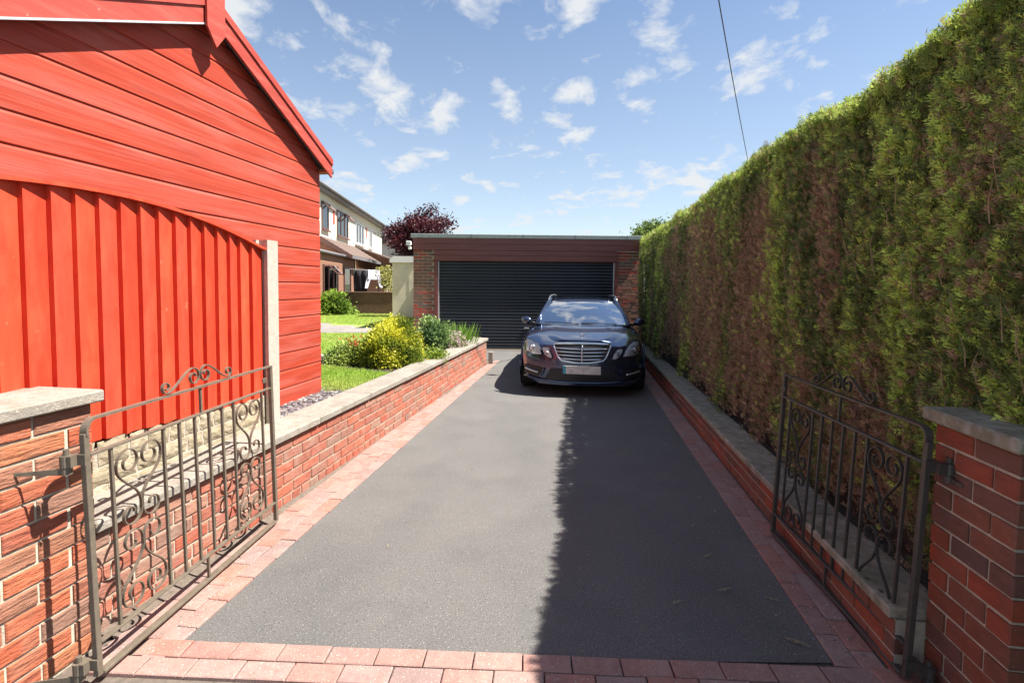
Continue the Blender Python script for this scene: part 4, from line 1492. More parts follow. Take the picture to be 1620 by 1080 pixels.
def on_nose(pts, off, th=0.012):
    """polygon (x,z) laid on the nose surface and given thickness; subdivided along its triangulation fan"""
    cx = sum(p[0] for p in pts) / len(pts)
    cz = sum(p[1] for p in pts) / len(pts)
    n = len(pts)
    v, f = [], []
    ring_n = 3
    dens = []
    for i in range(n):
        a, b = pts[i], pts[(i + 1) % n]
        for k in range(4):
            dens.append((a[0] + (b[0] - a[0]) * k / 4, a[1] + (b[1] - a[1]) * k / 4))
    m = len(dens)
    for rI in range(ring_n + 1):
        u = 1 - rI / (ring_n + 0.0001)
        for (x, z) in dens:
            X, Z = cx + (x - cx) * u, cz + (z - cz) * u
            v.append((X, yf(X, Z) - off, Z))
    for rI in range(ring_n):
        for i in range(m):
            f.append((rI * m + i, rI * m + (i + 1) % m, (rI + 1) * m + (i + 1) % m, (rI + 1) * m + i))
    b0 = len(v)
    for (x, z) in dens:
        v.append((x, yf(x, z) - off + th, z))
    for i in range(m):
        f.append((i, b0 + i, b0 + (i + 1) % m, (i + 1) % m))
    return G().add(v, f)


def mirx(pts, s):
    return [(s * x, z) for x, z in pts]


# grille
gp = [(-0.40, 0.725), (-0.375, 0.755), (0.375, 0.755), (0.40, 0.725), (0.335, 0.575), (0.29, 0.525), (0.10, 0.497), (0, 0.492), (-0.10, 0.497), (-0.29, 0.525), (-0.335, 0.575)]
gro = on_nose(gp, 0.020, 0.03).obj('grille', 'black_plastic', car)


def nose_tube(pts, r, off, name, m, par, closed=False):
    P = []
    n = len(pts)
    for i in range(n if closed else n - 1):
        a, b = pts[i], pts[(i + 1) % n]
        for k in range(5):
            x, z = a[0] + (b[0] - a[0]) * k / 5, a[1] + (b[1] - a[1]) * k / 5
            P.append((x, yf(x, z) - off, z))
    x, z = pts[0] if closed else pts[-1]
    P.append((x, yf(x, z) - off, z))
    return G().tube(P, r, 8).obj(name, m, par, True)


nose_tube(gp, 0.013, 0.026, 'grille_frame', 'chrome', gro, True)
nose_tube([(-0.385, 0.752), (-0.2, 0.762), (0, 0.765), (0.2, 0.762), (0.385, 0.752)], 0.019, 0.026, 'grille_top', 'chrome', gro)
for z, w in ((0.695, 0.375), (0.648, 0.355), (0.600, 0.335), (0.552, 0.30)):
    nose_tube([(-w, z), (0, z - 0.012), (w, z)], 0.0085, 0.030, 'grille_slat', 'chrome', gro)
nose_tube([(0, 0.745), (0, 0.50)], 0.010, 0.034, 'grille_bar', 'chrome', gro)
# lamps
lo_ = [(-0.565, 0.585), (-0.60, 0.665), (-0.655, 0.745), (-0.73, 0.792), (-0.80, 0.795), (-0.825, 0.70), (-0.815, 0.62), (-0.70, 0.585)]
li_ = [(-0.415, 0.545), (-0.435, 0.615), (-0.49, 0.690), (-0.555, 0.700), (-0.575, 0.690), (-0.535, 0.590), (-0.47, 0.550)]
for s in (1, -1):
    for nm, poly, c, r in (('headlamp', lo_, (-0.71, 0.675), 0.058), ('side_lamp', li_, (-0.495, 0.615), 0.038)):
        pp = mirx(poly, s)
        h = on_nose(pp, 0.010, 0.02).obj(nm, 'lamp_in', car)
        nose_tube(pp, 0.006, 0.012, 'lamp_rim', 'black_plastic', h, True)
        x, z = s * c[0], c[1]
        y = yf(x, z)
        for rr, m_, o_ in ((r, 'lamp_dark', 0.014), (r * 0.72, 'lamp_in', 0.022), (r * 0.45, 'chrome', 0.030)):
            G().lathe([(0.0005, -o_ - 0.006), (rr * 0.7, -o_ - 0.003), (rr, -o_ + 0.004), (rr, 0.02)], (x, y, z), 'y', 20).obj('reflector', m_, h, True)
        lens = on_nose(pp, 0.040, 0.03).obj('lamp_lens', 'lens', h, True)
# bumper openings
ic = [(-0.44, 0.405), (0.44, 0.405), (0.52, 0.255), (0.44, 0.235), (-0.44, 0.235), (-0.52, 0.255)]
on_nose(ic, 0.012, 0.02).obj('lower_intake', 'black_plastic', car)
for s in (-1, 1):
    sp_ = mirx([(-0.545, 0.40), (-0.83, 0.425), (-0.84, 0.30), (-0.60, 0.27)], s)
    on_nose(sp_, 0.012, 0.02).obj('side_intake', 'black_plastic', car)
    nose_tube(mirx([(-0.62, 0.335), (-0.72, 0.352), (-0.82, 0.372)], s), 0.014, 0.028, 'running_lamp', 'silver', car)
    nose_tube(mirx([(-0.535, 0.40), (-0.56, 0.33), (-0.60, 0.275)], s), 0.012, 0.014, 'intake_fin', 'paint', car)
nose_tube([(-0.83, 0.262), (-0.6, 0.232), (-0.3, 0.215), (0, 0.210), (0.3, 0.215), (0.6, 0.232), (0.83, 0.262)], 0.016, 0.010, 'bumper_lip', 'paint', car)
# plate
y0 = yf(0.26, 0.39) - 0.05
pl_ = G().box(-0.262, 0.262, y0, y0 + 0.010, 0.340, 0.455, 0.002).obj('number_plate', 'plate', car)
G().box(-0.2605, -0.222, y0 - 0.002, y0 - 0.0003, 0.3415, 0.4535).obj('plate_band', 'plate_blue', pl_)
G().box(-0.24, 0.24, y0 + 0.011, y0 + 0.09, 0.345, 0.45).obj('plate_holder', 'black_plastic', car)
# bonnet emblem : ring on a stalk with three spokes
em = G()
ring = [(0.034 * math.cos(2 * math.pi * k / 20), 0.20, 0.865 + 0.034 * math.sin(2 * math.pi * k / 20)) for k in range(21)]
em.tube(ring, 0.0045, 6)
for k in range(3):
    th = math.pi / 2 + 2 * math.pi * k / 3
    em.tube([(0, 0.20, 0.865), (0.034 * math.cos(th), 0.20, 0.865 + 0.034 * math.sin(th))], [0.008, 0.003], 6)
em.tube([(0, 0.20, 0.785), (0, 0.20, 0.832)], [0.012, 0.006], 8)
em.obj('bonnet_emblem', 'chrome', car, True)
# wipers and cowl
G().grid([[(q * 0.74, 1.20 + 0.20 * abs(q) ** 2.3 + dy_, 0.937 + dz) for q in np.linspace(-1, 1, 11)] for dy_, dz in ((-0.07, 0.0), (0.03, 0.008))]).obj('cowl', 'black_plastic', car)
for (a, b) in (((-0.05, 1.21, 0.955), (-0.62, 1.33, 0.968)), ((0.55, 1.27, 0.955), (-0.02, 1.25, 0.972))):
    G().tube([a, ((a[0] + b[0]) / 2, (a[1] + b[1]) / 2 - .012, (a[2] + b[2]) / 2 + .008), b], 0.007, 6).obj('wiper', 'black_plastic', car)
# interior
G().box(-0.70, 0.70, 1.42, 1.85, 0.80, 0.945, 0.03).obj('dashboard', 'black_plastic', car)
for s in (-1, 1):
    st = G().box(s * 0.36 - 0.24, s * 0.36 + 0.24, 2.50, 2.64, 0.55, 1.08, 0.05)
    st.obj('seat_back', 'seat', car, True)
    G().box(s * 0.36 - 0.13, s * 0.36 + 0.13, 2.53, 2.63, 1.09, 1.25, 0.04).obj('headrest', 'seat', car, True)
stw = [(-0.36 + 0.175 * math.cos(2 * math.pi * k / 24), 1.98 - 0.07 * math.sin(2 * math.pi * k / 24), 0.93 + 0.165 * math.sin(2 * math.pi * k / 24)) for k in range(25)]
G().tube(stw, 0.014, 8).obj('steering_wheel', 'black_plastic', car, True)
G().box(-0.09, 0.09, 2.04, 2.07, 1.225, 1.275, 0.01).obj('inner_mirror', 'black_plastic', car)
G().box(-0.70, 0.70, 1.9, 4.6, 0.50, 0.54).obj('cabin_floor', 'black_plastic', car)
G().box(-0.62, 0.62, 3.45, 3.6, 0.55, 1.05, 0.05).obj('rear_seat', 'seat', car, True)


# ------------------------------------------------------------------ hedge
hfx = lambda y: 2.02 + 0.1295 * (y - 3.63) - 0.13 * np.clip((y - 8) / 3.5, 0, 1)
hedge = thing('conifer_hedge', 'tall clipped conifer hedge with browned patches along the right of the drive', 'hedge', (2.6, 6.9, 0.2))
HT = 2.74


def hedge_surface(y, z, seed=3):
    """outward bulge of the face (towards -x)"""
    p = np.stack([y * 1.1, z * 0.5], 1)
    q = np.stack([y * 3.1, z * 1.6], 1)
    b = 0.07 * (vnoise(p, seed) - .5) + 0.035 * (vnoise(q, seed + 1) - .5)
    # recede at the foot, round off at the top
    b = b + 0.06 * np.clip((0.75 - z) / 0.5, 0, 1) * (0.4 + 1.2 * vnoise(np.stack([y * 2.1, y * 0], 1), 77)) - 0.20 * np.clip((z - (HT - 0.32)) / 0.32, 0, 1) ** 2
    return b


def hedge_top(y):
    return HT + 0.14 * (vnoise(np.stack([y * 1.3, y * 0 + 2.2], 1), 9) - .5) + 0.10 * (vnoise(np.stack([y * 4.2, y * 0 + 7.7], 1), 12) - .5)


HY0, HY1 = 1.15, 12.5
# dense core that blocks light (twiggy mass)
yy = np.linspace(HY0 + .1, HY1 - .1, 90)
rowsF = []
for z_ in np.linspace(0.23, HT - 0.10, 24):
    b = hedge_surface(yy, np.full_like(yy, z_))
    rowsF.append([(hfx(y) - bb + 0.13 + 0.04 * random.random(), y, z_ + .02 * random.random()) for y, bb in zip(yy, b)])
tp = [(hfx(y) + 0.75, y, HT - 0.06) for y in yy]
bk = [(hfx(y) + 1.35, y, HT - 0.15) for y in yy]
bk2 = [(hfx(y) + 1.35, y, 0.35) for y in yy]
rowsF += [tp, bk, bk2]
bt = [(hfx(y) + 0.5, y, 0.24) for y in yy]
rowsF += [bt]
g = G().grid(rowsF + [rowsF[0]])
cr_ = len(rowsF)
ncc = len(yy)
g.f.append(tuple(i * ncc for i in range(cr_)))
g.f.append(tuple(i * ncc + ncc - 1 for i in range(cr_ - 1, -1, -1)))
o = link('twig_mass', mesh('twig_mass', [(a - 2.6, b - 6.9, c - .2) for a, b, c in g.v], g.f, 'twig'), hedge)
# trunks
for i in range(22):
    y = 1.5 + i * 0.5 + random.uniform(-.12, .12)
    x = hfx(y) + 0.42 + random.uniform(-.08, .08)
    g = G().tube([(x - 2.6, y - 6.9, 0.0), (x + .02 - 2.6, y + .02 - 6.9, 0.5), (x - 2.6 + random.uniform(-.05, .05), y - 6.9 + random.uniform(-.05, .05), 1.6)], [0.05, 0.042, 0.03], 7)
    g.obj('trunk', 'bark', hedge, True)


def hedge_colour(P, r, dep=0.0):
    n = len(P)
    dep = np.zeros(n) + dep
    y, z = P[:, 1], P[:, 2]
    bright = np.array([0.42, 0.51, 0.11])
    mid = np.array([0.165, 0.20, 0.065])
    dark = np.array([0.075, 0.105, 0.036])
    brown = np.array([0.25, 0.155, 0.105])
    tan = np.array([0.40, 0.28, 0.18])
    m1 = vnoise(np.stack([y * 2.0, z * 0.45], 1), 21)
    m2 = vnoise(np.stack([y * 4.0, z * 2.0], 1), 22)
    m3 = vnoise(np.stack([y * 9.0, z * 5.0], 1), 23)
    br = 0.50 * m1 + 0.30 * m2 + 0.20 * m3
    # dead columns seen in the photograph
    br = br + 0.23 * np.exp(-((y - 6.0) / 0.85) ** 2) * np.clip(1.25 - np.abs(z - 1.0) / 1.4, 0, 1) + 0.10 * np.exp(-((y - 7.9) / .35) ** 2) - 0.02
    br = br + 0.16 * np.exp(-((y - 3.6) / 0.9) ** 2) * np.clip((1.25 - z) / 0.6, 0, 1) - 0.16 * np.clip((z - 2.2) / .5, 0, 1)
    br = br - 0.10 * np.exp(-((y - 2.0) / .8) ** 2)
    br += r.normal(0, .06, n)
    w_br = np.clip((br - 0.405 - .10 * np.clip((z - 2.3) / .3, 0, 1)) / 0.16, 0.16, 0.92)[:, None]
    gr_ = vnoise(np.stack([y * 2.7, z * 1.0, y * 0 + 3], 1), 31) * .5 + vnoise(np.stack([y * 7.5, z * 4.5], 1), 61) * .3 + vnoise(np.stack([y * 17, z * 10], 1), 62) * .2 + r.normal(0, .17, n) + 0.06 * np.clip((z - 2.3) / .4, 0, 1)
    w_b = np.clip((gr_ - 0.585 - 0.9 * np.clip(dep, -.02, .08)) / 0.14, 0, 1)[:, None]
    w_d = np.clip((0.44 - gr_ + 3.0 * np.clip(dep - .02, 0, .1)) / 0.14, 0, 1)[:, None]  # outer tufts brighter, deeper sprays darker: gap shade painted into the leaf colour
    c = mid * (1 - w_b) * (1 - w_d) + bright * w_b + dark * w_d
    isb = (r.uniform(0, 1, n) < w_br[:, 0])
    bt_ = r.uniform(0, 1, (n, 1)) ** 2
    cb = brown * (1 - bt_) + tan * bt_
    c = np.where(isb[:, None], cb, c)
    return c * r.uniform(.85, 1.95, (n, 1)), isb


TM = [conifer_template(s) for s in range(4)]
allV, allF, allC = [], [], []
base = 0
# face sprays : denser where they show larger
nS = 230000
u = rng.uniform(0, 1, nS)
# pdf ~ 1/(y+.6)^1.2 between HY0 and HY1
pw = -0.25
a_, b_ = (HY0 + .6) ** pw, (HY1 + .6) ** pw
y = (a_ + u * (b_ - a_)) ** (1 / pw) - .6
top = hedge_top(y)
z = 0.22 + (top - 0.22) * rng.uniform(0, 1, nS) ** 0.92
b = hedge_surface(y, z)
keep = rng.uniform(0, 1, nS) < np.clip((z - 0.13 - 0.26 * vnoise(np.stack([y * 2.5, y * 0], 1), 44)) / 0.30, 0.03, 1)
tuft = vnoise(np.stack([y * 7.5, z * 4.5], 1), 61) * .6 + vnoise(np.stack([y * 17, z * 10], 1), 62) * .4
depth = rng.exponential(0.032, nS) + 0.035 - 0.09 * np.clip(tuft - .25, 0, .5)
x = hfx(y) - b + depth
P = np.stack([x, y, z], 1)[keep]
n = len(P)
D = np.stack([-0.45 + rng.normal(0, .35, n), rng.normal(0, .40, n), 0.95 + rng.normal(0, .35, n)], 1)
N_ = np.stack([-1 + rng.normal(0, .45, n), rng.normal(0, .55, n), 0.35 + rng.normal(0, .45, n)], 1)
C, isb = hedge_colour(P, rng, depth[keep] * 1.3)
S = rng.uniform(0.030, 0.072, n) * np.where(isb, .85, 1.0) * (0.75 + 0.5 * vnoise(P[:, 1:] * 5, 3))
# top sprays
nT = 30000
yt = (a_ + rng.uniform(0, 1, nT) * (b_ - a_)) ** (1 / pw) - .6
xt = hfx(yt) + rng.uniform(-0.02, 0.9, nT) ** 1.4
zt = hedge_top(yt) - 0.05 + rng.normal(0, .03, nT) - 0.08 * np.clip(1 - (xt - hfx(yt)) / .15, 0, 1)
Pt = np.stack([xt, yt, zt], 1)
Dt = np.stack([-0.25 + rng.normal(0, .4, nT), rng.normal(0, .4, nT), 1 + rng.normal(0, .2, nT)], 1)
Nt = np.stack([-0.6 + rng.normal(0, .5, nT), rng.normal(0, .6, nT), rng.normal(0, .5, nT)], 1)
Ct, _ = hedge_colour(Pt, rng)
Ct = Ct * 0.55 + np.array([0.30, 0.40, 0.055]) * 0.45 * rng.uniform(.6, 1.2, (nT, 1))  # top sprays yellowed: sunlight on the fringe is put into the leaf colour
St = rng.uniform(0.04, 0.085, nT)
# near end face
nE = 6000
xe = hfx(np.full(nE, HY0)) + rng.uniform(-.05, 1.3, nE)
ze = rng.uniform(.4, HT, nE)
Pe = np.stack([xe, HY0 + rng.normal(0, .05, nE), ze], 1)
De = np.stack([rng.normal(0, .4, nE), -.5 + rng.normal(0, .3, nE), .8 + rng.normal(0, .3, nE)], 1)
Ne = np.stack([rng.normal(0, .5, nE), -1 + rng.normal(0, .4, nE), rng.normal(0, .5, nE)], 1)
Ce, _ = hedge_colour(Pe, rng)
P = np.concatenate([P, Pt, Pe])
D = np.concatenate([D, Dt, De])
N_ = np.concatenate([N_, Nt, Ne])
S = np.concatenate([S, St, rng.uniform(.06, .11, nE)])
C = np.concatenate([C, Ct, Ce])
P = P - np.array([2.6, 6.9, 0.2])
pick = rng.integers(0, 4, len(P))
for k in range(4):
    s_ = pick == k
    V, F, Cc = sprays(P[s_], D[s_], N_[s_], S[s_], C[s_], *TM[k])
    allV.append(V)
    allF.append(F + base)
    allC.append(Cc)
    base += len(V)
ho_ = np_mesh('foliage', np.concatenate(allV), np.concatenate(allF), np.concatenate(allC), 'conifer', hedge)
ho_['kind'] = 'stuff'
# bare dead shoots standing on the face
g = G()
r = random.Random(5)
for i in range(260):
    y = 1.3 + (r.random() ** 1.7) * 10
    z = r.uniform(.5, 2.4)
    bb = float(hedge_surface(np.array([y]), np.array([z]))[0])
    x = hfx(y) - bb - 0.02
    ln = r.uniform(.06, .22)
    g.tube([(x - 2.6, y - 6.9, z - .2), (x - 2.6 - r.uniform(0, .03), y - 6.9 + r.uniform(-.008, .008), z - .2 + ln * .5), (x - 2.6 - r.uniform(0, .05), y - 6.9 + r.uniform(-.02, .02), z - .2 + ln)], [0.0022, 0.0018, 0.0006], 4)
do = g.obj('dead_shoots', 'dry', hedge, fix=False)
do['kind'] = 'stuff'
sheet('hedge_soil', [(xr(1.2) + 0.42, 1.2), (xr(12.4) + 0.42, 12.4), (9, 12.4), (9, 1.2)], 0.215, 'hedge_litter')


# ------------------------------------------------------------------ shrubs, flowers and trees
def leaf_cloud(name, P, D, N_, S, C, parent, tv=LEAF_V, tf=LEAF_F, m='leaf'):
    V, F, Cc = sprays(P, D, N_, S, C, tv, tf)
    return np_mesh(name, V, F, Cc, m, parent)


def stems(name, tips, parent, r0, m='bark', base=(0, 0, 0)):
    g = G()
    for t in tips:
        t = Vector(t)
        mid = Vector((t.x * .35, t.y * .35, t.z * .5)) + Vector((random.uniform(-.03, .03), random.uniform(-.03, .03), 0))
        g.tube([Vector(base) + Vector((t.x * .05, t.y * .05, -0.03)), mid, t], [r0, r0 * .7, r0 * .3], 5)
    return g.obj(name, m, parent, True, fix=False)


def shrub(name, label, cat, loc, rx, ry, h, nclump, nleaf, size, cols, seed, spread=0.12, low=0.05, up=0.3, group=None, lobes=0.25, tight=0.72):
    r = np.random.default_rng(seed)
    t = thing(name, label, cat, loc, 0, group)
    d = unit(r.normal(0, 1, (nclump, 3)))
    d[:, 2] = np.abs(d[:, 2]) * 1.1 - 0.12
    rad = (0.72 + lobes * (vnoise(d * 2.2 + 9, seed) - .3)) * r.uniform(tight, 1.02, nclump)
    cen = d * rad[:, None] * np.array([rx, ry, h])
    cen[:, 2] = np.maximum(cen[:, 2], low)
    idx = r.integers(0, nclump, nleaf)
    off = r.normal(0, 1, (nleaf, 3)) * spread * np.array([1, 1, .8])
    P = cen[idx] + off
    P[:, 2] = np.maximum(P[:, 2], 0.01)
    D = d[idx] + r.normal(0, .6, (nleaf, 3)) + np.array([0, 0, up])
    N_ = r.normal(0, .7, (nleaf, 3)) + np.array([0, 0, 1.0])
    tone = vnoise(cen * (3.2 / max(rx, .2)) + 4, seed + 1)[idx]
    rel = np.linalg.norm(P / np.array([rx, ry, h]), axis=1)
    w = np.clip((tone - .5) * 2.4 + (rel - .76) * 1.7 + (P[:, 2] / h - .5) * .9 + r.normal(0, .22, nleaf) + .42, 0, 1)[:, None]  # outer, upper leaves take the tip colour, with top light painted in
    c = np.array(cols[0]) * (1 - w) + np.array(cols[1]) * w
    c = c * r.uniform(.75, 1.2, (nleaf, 1))
    S = size * r.uniform(.65, 1.25, nleaf)
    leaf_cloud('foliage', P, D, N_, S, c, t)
    stems('stems', [tuple(cen[i] * .9) for i in range(min(nclump, 16))], t, 0.012)
    return t


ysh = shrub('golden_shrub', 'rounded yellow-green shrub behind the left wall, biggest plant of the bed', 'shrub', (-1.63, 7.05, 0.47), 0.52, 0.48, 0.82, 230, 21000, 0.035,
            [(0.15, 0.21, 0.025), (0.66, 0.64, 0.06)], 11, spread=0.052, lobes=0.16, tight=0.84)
rf_ = shrub('flowering_plant', 'low green plant with small red flowers left of the yellow shrub', 'plant', (-2.28, 7.15, 0.47), 0.34, 0.30, 0.34, 60, 3800, 0.038,
            [(0.12, 0.18, 0.035), (0.36, 0.44, 0.09)], 12, spread=0.055)
# red flowers
r = np.random.default_rng(4)
nF = 22
P = np.stack([r.normal(.14, .10, nF), r.normal(0, .12, nF), r.uniform(.26, .36, nF)], 1)
P = np.repeat(P, 5, 0) + r.normal(0, .012, (nF * 5, 3))
leaf_cloud('red_flowers', P, r.normal(0, 1, (len(P), 3)) + np.array([0, -.3, .5]), r.normal(0, 1, (len(P), 3)), r.uniform(.02, .035, len(P)), np.array([[.62, .06, .03]]) * r.uniform(.7, 1.2, (len(P), 1)), rf_)
shrub('leafy_plant', 'tall blue-green leafy plant in front of the left garage pier', 'plant', (-1.30, 8.55, 0.47), 0.30, 0.28, 0.72, 60, 4200, 0.060,
      [(0.08, 0.15, 0.055), (0.30, 0.42, 0.14)], 13, spread=0.06, up=.7)
shrub('low_groundcover', 'bright low clump hugging the coping right of the yellow shrub', 'plant', (-1.10, 7.35, 0.47), 0.22, 0.30, 0.20, 36, 1800, 0.036,
      [(0.07, 0.12, 0.015), (0.24, 0.32, 0.035)], 14, spread=0.05)
# pale pink flowers
pk = shrub('pink_flower_clump', 'clump of pale pink flowers near the far end of the left wall', 'flowers', (-1.00, 8.75, 0.47), 0.27, 0.38, 0.26, 44, 1900, 0.032,
           [(0.08, 0.12, 0.02), (0.20, 0.24, 0.05)], 15, spread=0.05)
nF = 330
d = unit(r.normal(0, 1, (nF, 3)))
d[:, 2] = np.abs(d[:, 2])
P = np.repeat(d * np.array([.27, .37, .30]) * r.uniform(.8, 1.1, (nF, 1)), 4, 0) + r.normal(0, .012, (nF * 4, 3))
leaf_cloud('pink_flowers', P, r.normal(0, 1, (len(P), 3)) + np.array([0, 0, .5]), r.normal(0, 1, (len(P), 3)), r.uniform(.018, .032, len(P)), np.array([[.66, .50, .50]]) * r.uniform(.75, 1.1, (len(P), 1)), pk)
# iris leaves
ir = thing('iris_clump', 'upright sword-leaved green clump nearest the roller door', 'plant', (-1.02, 9.35, 0.47))
n = 190
P = np.stack([r.normal(0, .15, n), r.normal(0, .20, n), np.zeros(n)], 1)
D = np.stack([P[:, 0] * 1.1 + r.normal(-.02, .14, n), P[:, 1] * .8 + r.normal(0, .16, n), np.ones(n)], 1)
bl_v = np.array([(-.022, 0, 0), (.022, 0, 0), (-.024, .4, .01), (.024, .4, .01), (-.018, .75, .05), (.018, .75, .05), (0, 1, .13)], float)
bl_f = np.array([(0, 1, 3), (0, 3, 2), (2, 3, 5), (2, 5, 4), (4, 5, 6)])
leaf_cloud('foliage', P, D, r.normal(0, 1, (n, 3)), r.uniform(.24, .46, n), np.array([[.17, .30, .04]]) * r.uniform(.7, 1.3, (n, 1)), ir, bl_v, bl_f)
# far bush by the house
shrub('laurel_bush', 'leafy mid-green bush in front of the dark brick wall by the house', 'bush', (-6.42, 18.25, 0.47), 0.82, 0.7, 0.86, 90, 5200, 0.13,
      [(0.055, 0.10, 0.016), (0.24, 0.36, 0.05)], 16, spread=0.12)


def tree(name, label, loc, hb, hc, rx, rz, n, size, cols, seed, nb=9):
    """trunk up to hb, crown centred hc"""
    r = np.random.default_rng(seed)
    t = thing(name, label, 'tree', loc)
    G().tube([(0, 0, -.1), (.05, .02, hb * .5), (.02, .05, hb), (0, 0, hc)], [.16, .13, .11, .05], 9).obj('trunk', 'bark', t, True)
    g = G()
    cl = []
    for i in range(nb * 7):
        d = unit(r.normal(0, 1, (1, 3)))[0]
        d[2] = d[2] * .9 + .15
        rad = r.uniform(.45, 1.0) * (0.8 + .5 * float(vnoise(d[None] * 1.8 + 3, seed)[0]))
        p = np.array([0, 0, hc]) + d * np.array([rx, rx, rz]) * rad
        cl.append(p)
        s0 = np.array([0, 0, hb + r.uniform(-.1, .5) * (hc - hb + .3)])
        m_ = (s0 + p) / 2 + r.normal(0, .08, 3)
        g.tube([tuple(s0), tuple(m_), tuple(p)], [.035, .022, .006], 5)
    g.obj('branches', 'bark', t, True, fix=False)
    cl = np.array(cl)
    idx = r.integers(0, len(cl), n)
    P = cl[idx] + r.normal(0, 1, (n, 3)) * np.array([.24, .24, .17]) * rx / 1.6
    D = r.normal(0, 1, (n, 3)) + np.array([0, 0, .1])
    N_ = r.normal(0, .7, (n, 3)) + np.array([0, 0, 1])
    w = np.clip(vnoise(cl * 1.3, seed + 2)[idx] + r.normal(0, .25, n), 0, 1)[:, None]
    c = (np.array(cols[0]) * (1 - w) + np.array(cols[1]) * w) * r.uniform(.7, 1.25, (n, 1))
    leaf_cloud('crown', P, D, N_, size * r.uniform(.6, 1.3, n), c, t)
    return t


tree('copper_tree', 'dark purple-leaved tree rising behind the left end of the garage roof', (-4.35, 25, 0.3), 1.6, 3.4, 1.70, 1.25, 15000, .14, [(.028, .012, .02), (.125, .026, .032)], 41)
tree('green_tree', 'pale green tree showing above the hedge right of the garage', (6.95, 25.5, 0.2), 2.0, 3.55, 1.15, 1.0, 4200, .15, [(.07, .12, .03), (.22, .30, .07)], 42)

# ------------------------------------------------------------------ houses beyond
hd = Vector((-0.075, 1, 0)).normalized()
ha = math.atan2(hd.y, hd.x)
hs_ = thing('house', 'cream semi-detached house with grey gutter and brown porch roof behind the shed', 'house', (-7.9 - 0.075 * (14 - 21.4), 14.0, 0.0), ha)
# local x along facade away from camera (0 = y 14), facade plane y=0, outward = -y
HXE = 21.75
EH = 5.42
G().box(0, HXE, 0.0, 7.0, 0.3, EH, 0.0).obj('wall', 'render', hs_)
G().prism([(-0.35, EH + .02), (3.5, EH + 2.6), (7.35, EH + .02)], 'x', -0.3, HXE + 0.25).obj('roof', 'roof_grey', hs_)
G().tube([(-0.3, -0.40, EH + .02), (HXE + .25, -0.40, EH + .02)], 0.065, 8).obj('gutter', 'gutter', hs_, True)
G().box(-0.3, HXE + 0.25, -0.34, -0.001, EH - 0.10, EH + 0.015).obj('soffit', 'gutter', hs_)
G().box(HXE - 4.3, HXE - 3.5, 3.1, 3.9, EH + 2.2, EH + 3.2).obj('chimney', 'brick_house', hs_)


def hx(Y):
    return (Y - 14.0) * 1.0028


def window(par, x0, x1, z0, z1, y, fm, panes, opened=None, window_backing='net'):
    w = G()
    t_ = 0.06
    w.box(x0, x1, y - 0.05, y + 0.0, z0, z0 + t_)
    w.box(x0, x1, y - 0.05, y + 0.0, z1 - t_, z1)
    w.box(x0, x0 + t_, y - 0.048, y, z0 + t_, z1 - t_)
    w.box(x1 - t_, x1, y - 0.048, y, z0 + t_, z1 - t_)
    for i in range(1, panes):
        xm = x0 + (x1 - x0) * i / panes
        w.box(xm - t_ / 2, xm + t_ / 2, y - 0.046, y, z0 + t_, z1 - t_)
    o = w.obj('window', fm, par)
    G().box(x0 + t_, x1 - t_, y - 0.022, y - 0.018, z0 + t_, z1 - t_).obj('pane', 'glass_win', o)
    G().box(x0 + t_, x1 - t_, y - 0.012, y - 0.003, z0 + t_, z1 - t_).obj('window_backing', window_backing, o)  # net curtain; the near-black version paints the shade of the unlit room
    G().box(x0 - 0.08, x1 + 0.08, y - 0.11, y - 0.051, z0 - 0.07, z0 - 0.002).obj('sill', fm, o)
    if opened is not None:
        xa, xb = opened
        zt = z1 - 0.02
        v = [(xa, y - 0.06, zt), (xb, y - 0.06, zt), (xb, y - 0.36, zt - 0.30), (xa, y - 0.36, zt - 0.30)]
        q = G()
        for (a, b) in ((0, 1), (1, 2), (2, 3), (3, 0)):
            q.tube([v[a], v[b]], 0.028, 5)
        q.obj('open_light', fm, o)
        G().add(v, [(0, 1, 2, 3)]).obj('pane', 'glass_win', o)
    return o


window(hs_, hx(21.55), hx(22.55), 3.84, 4.97, 0, 'frame_brown', 1, (hx(21.6), hx(22.5)))
window(hs_, hx(23.95), hx(26.05), 3.78, 4.95, 0, 'frame_brown', 3, (hx(25.35), hx(26.0)))
window(hs_, hx(27.7), hx(29.8), 3.72, 4.85, 0, 'white_plastic', 3)
window(hs_, hx(31.2), hx(32.3), 3.72, 4.85, 0, 'white_plastic', 2)
window(hs_, hx(18.2), hx(19.6), 3.84, 4.97, 0, 'frame_brown', 2)
for Y in (23.35, 30.4):
    G().box(hx(Y), hx(Y) + .22, -0.03, -0.001, 4.25, 4.85).obj('red_panel', 'red_tile', hs_)
# ground floor extension in brick, flat roof then lean-to porch roof
EXP = 0.95
ex = G().box(1.5, hx(23.25), -EXP, -0.003, 0.3, 2.62).obj('extension', 'brick_house', hs_)


def brick_skin(par, x0, x1, z0, z1, y, m):
    """courses on a far wall joined as one part"""
    g = G()
    z = z0
    k = 0
    while z < z1 - .05:
        x = x0 - (0.12 if k % 2 else 0)
        while x < x1:
            a, b = max(x, x0), min(x + .22, x1)
            if b - a > .03:
                g.box(a, b, y - .006, y + .01, z, z + .064)
            x += .235
        z += .078
        k += 1
    o = g.obj('brick_courses', m, par, fix=False)
    o['kind'] = 'stuff'
    return o


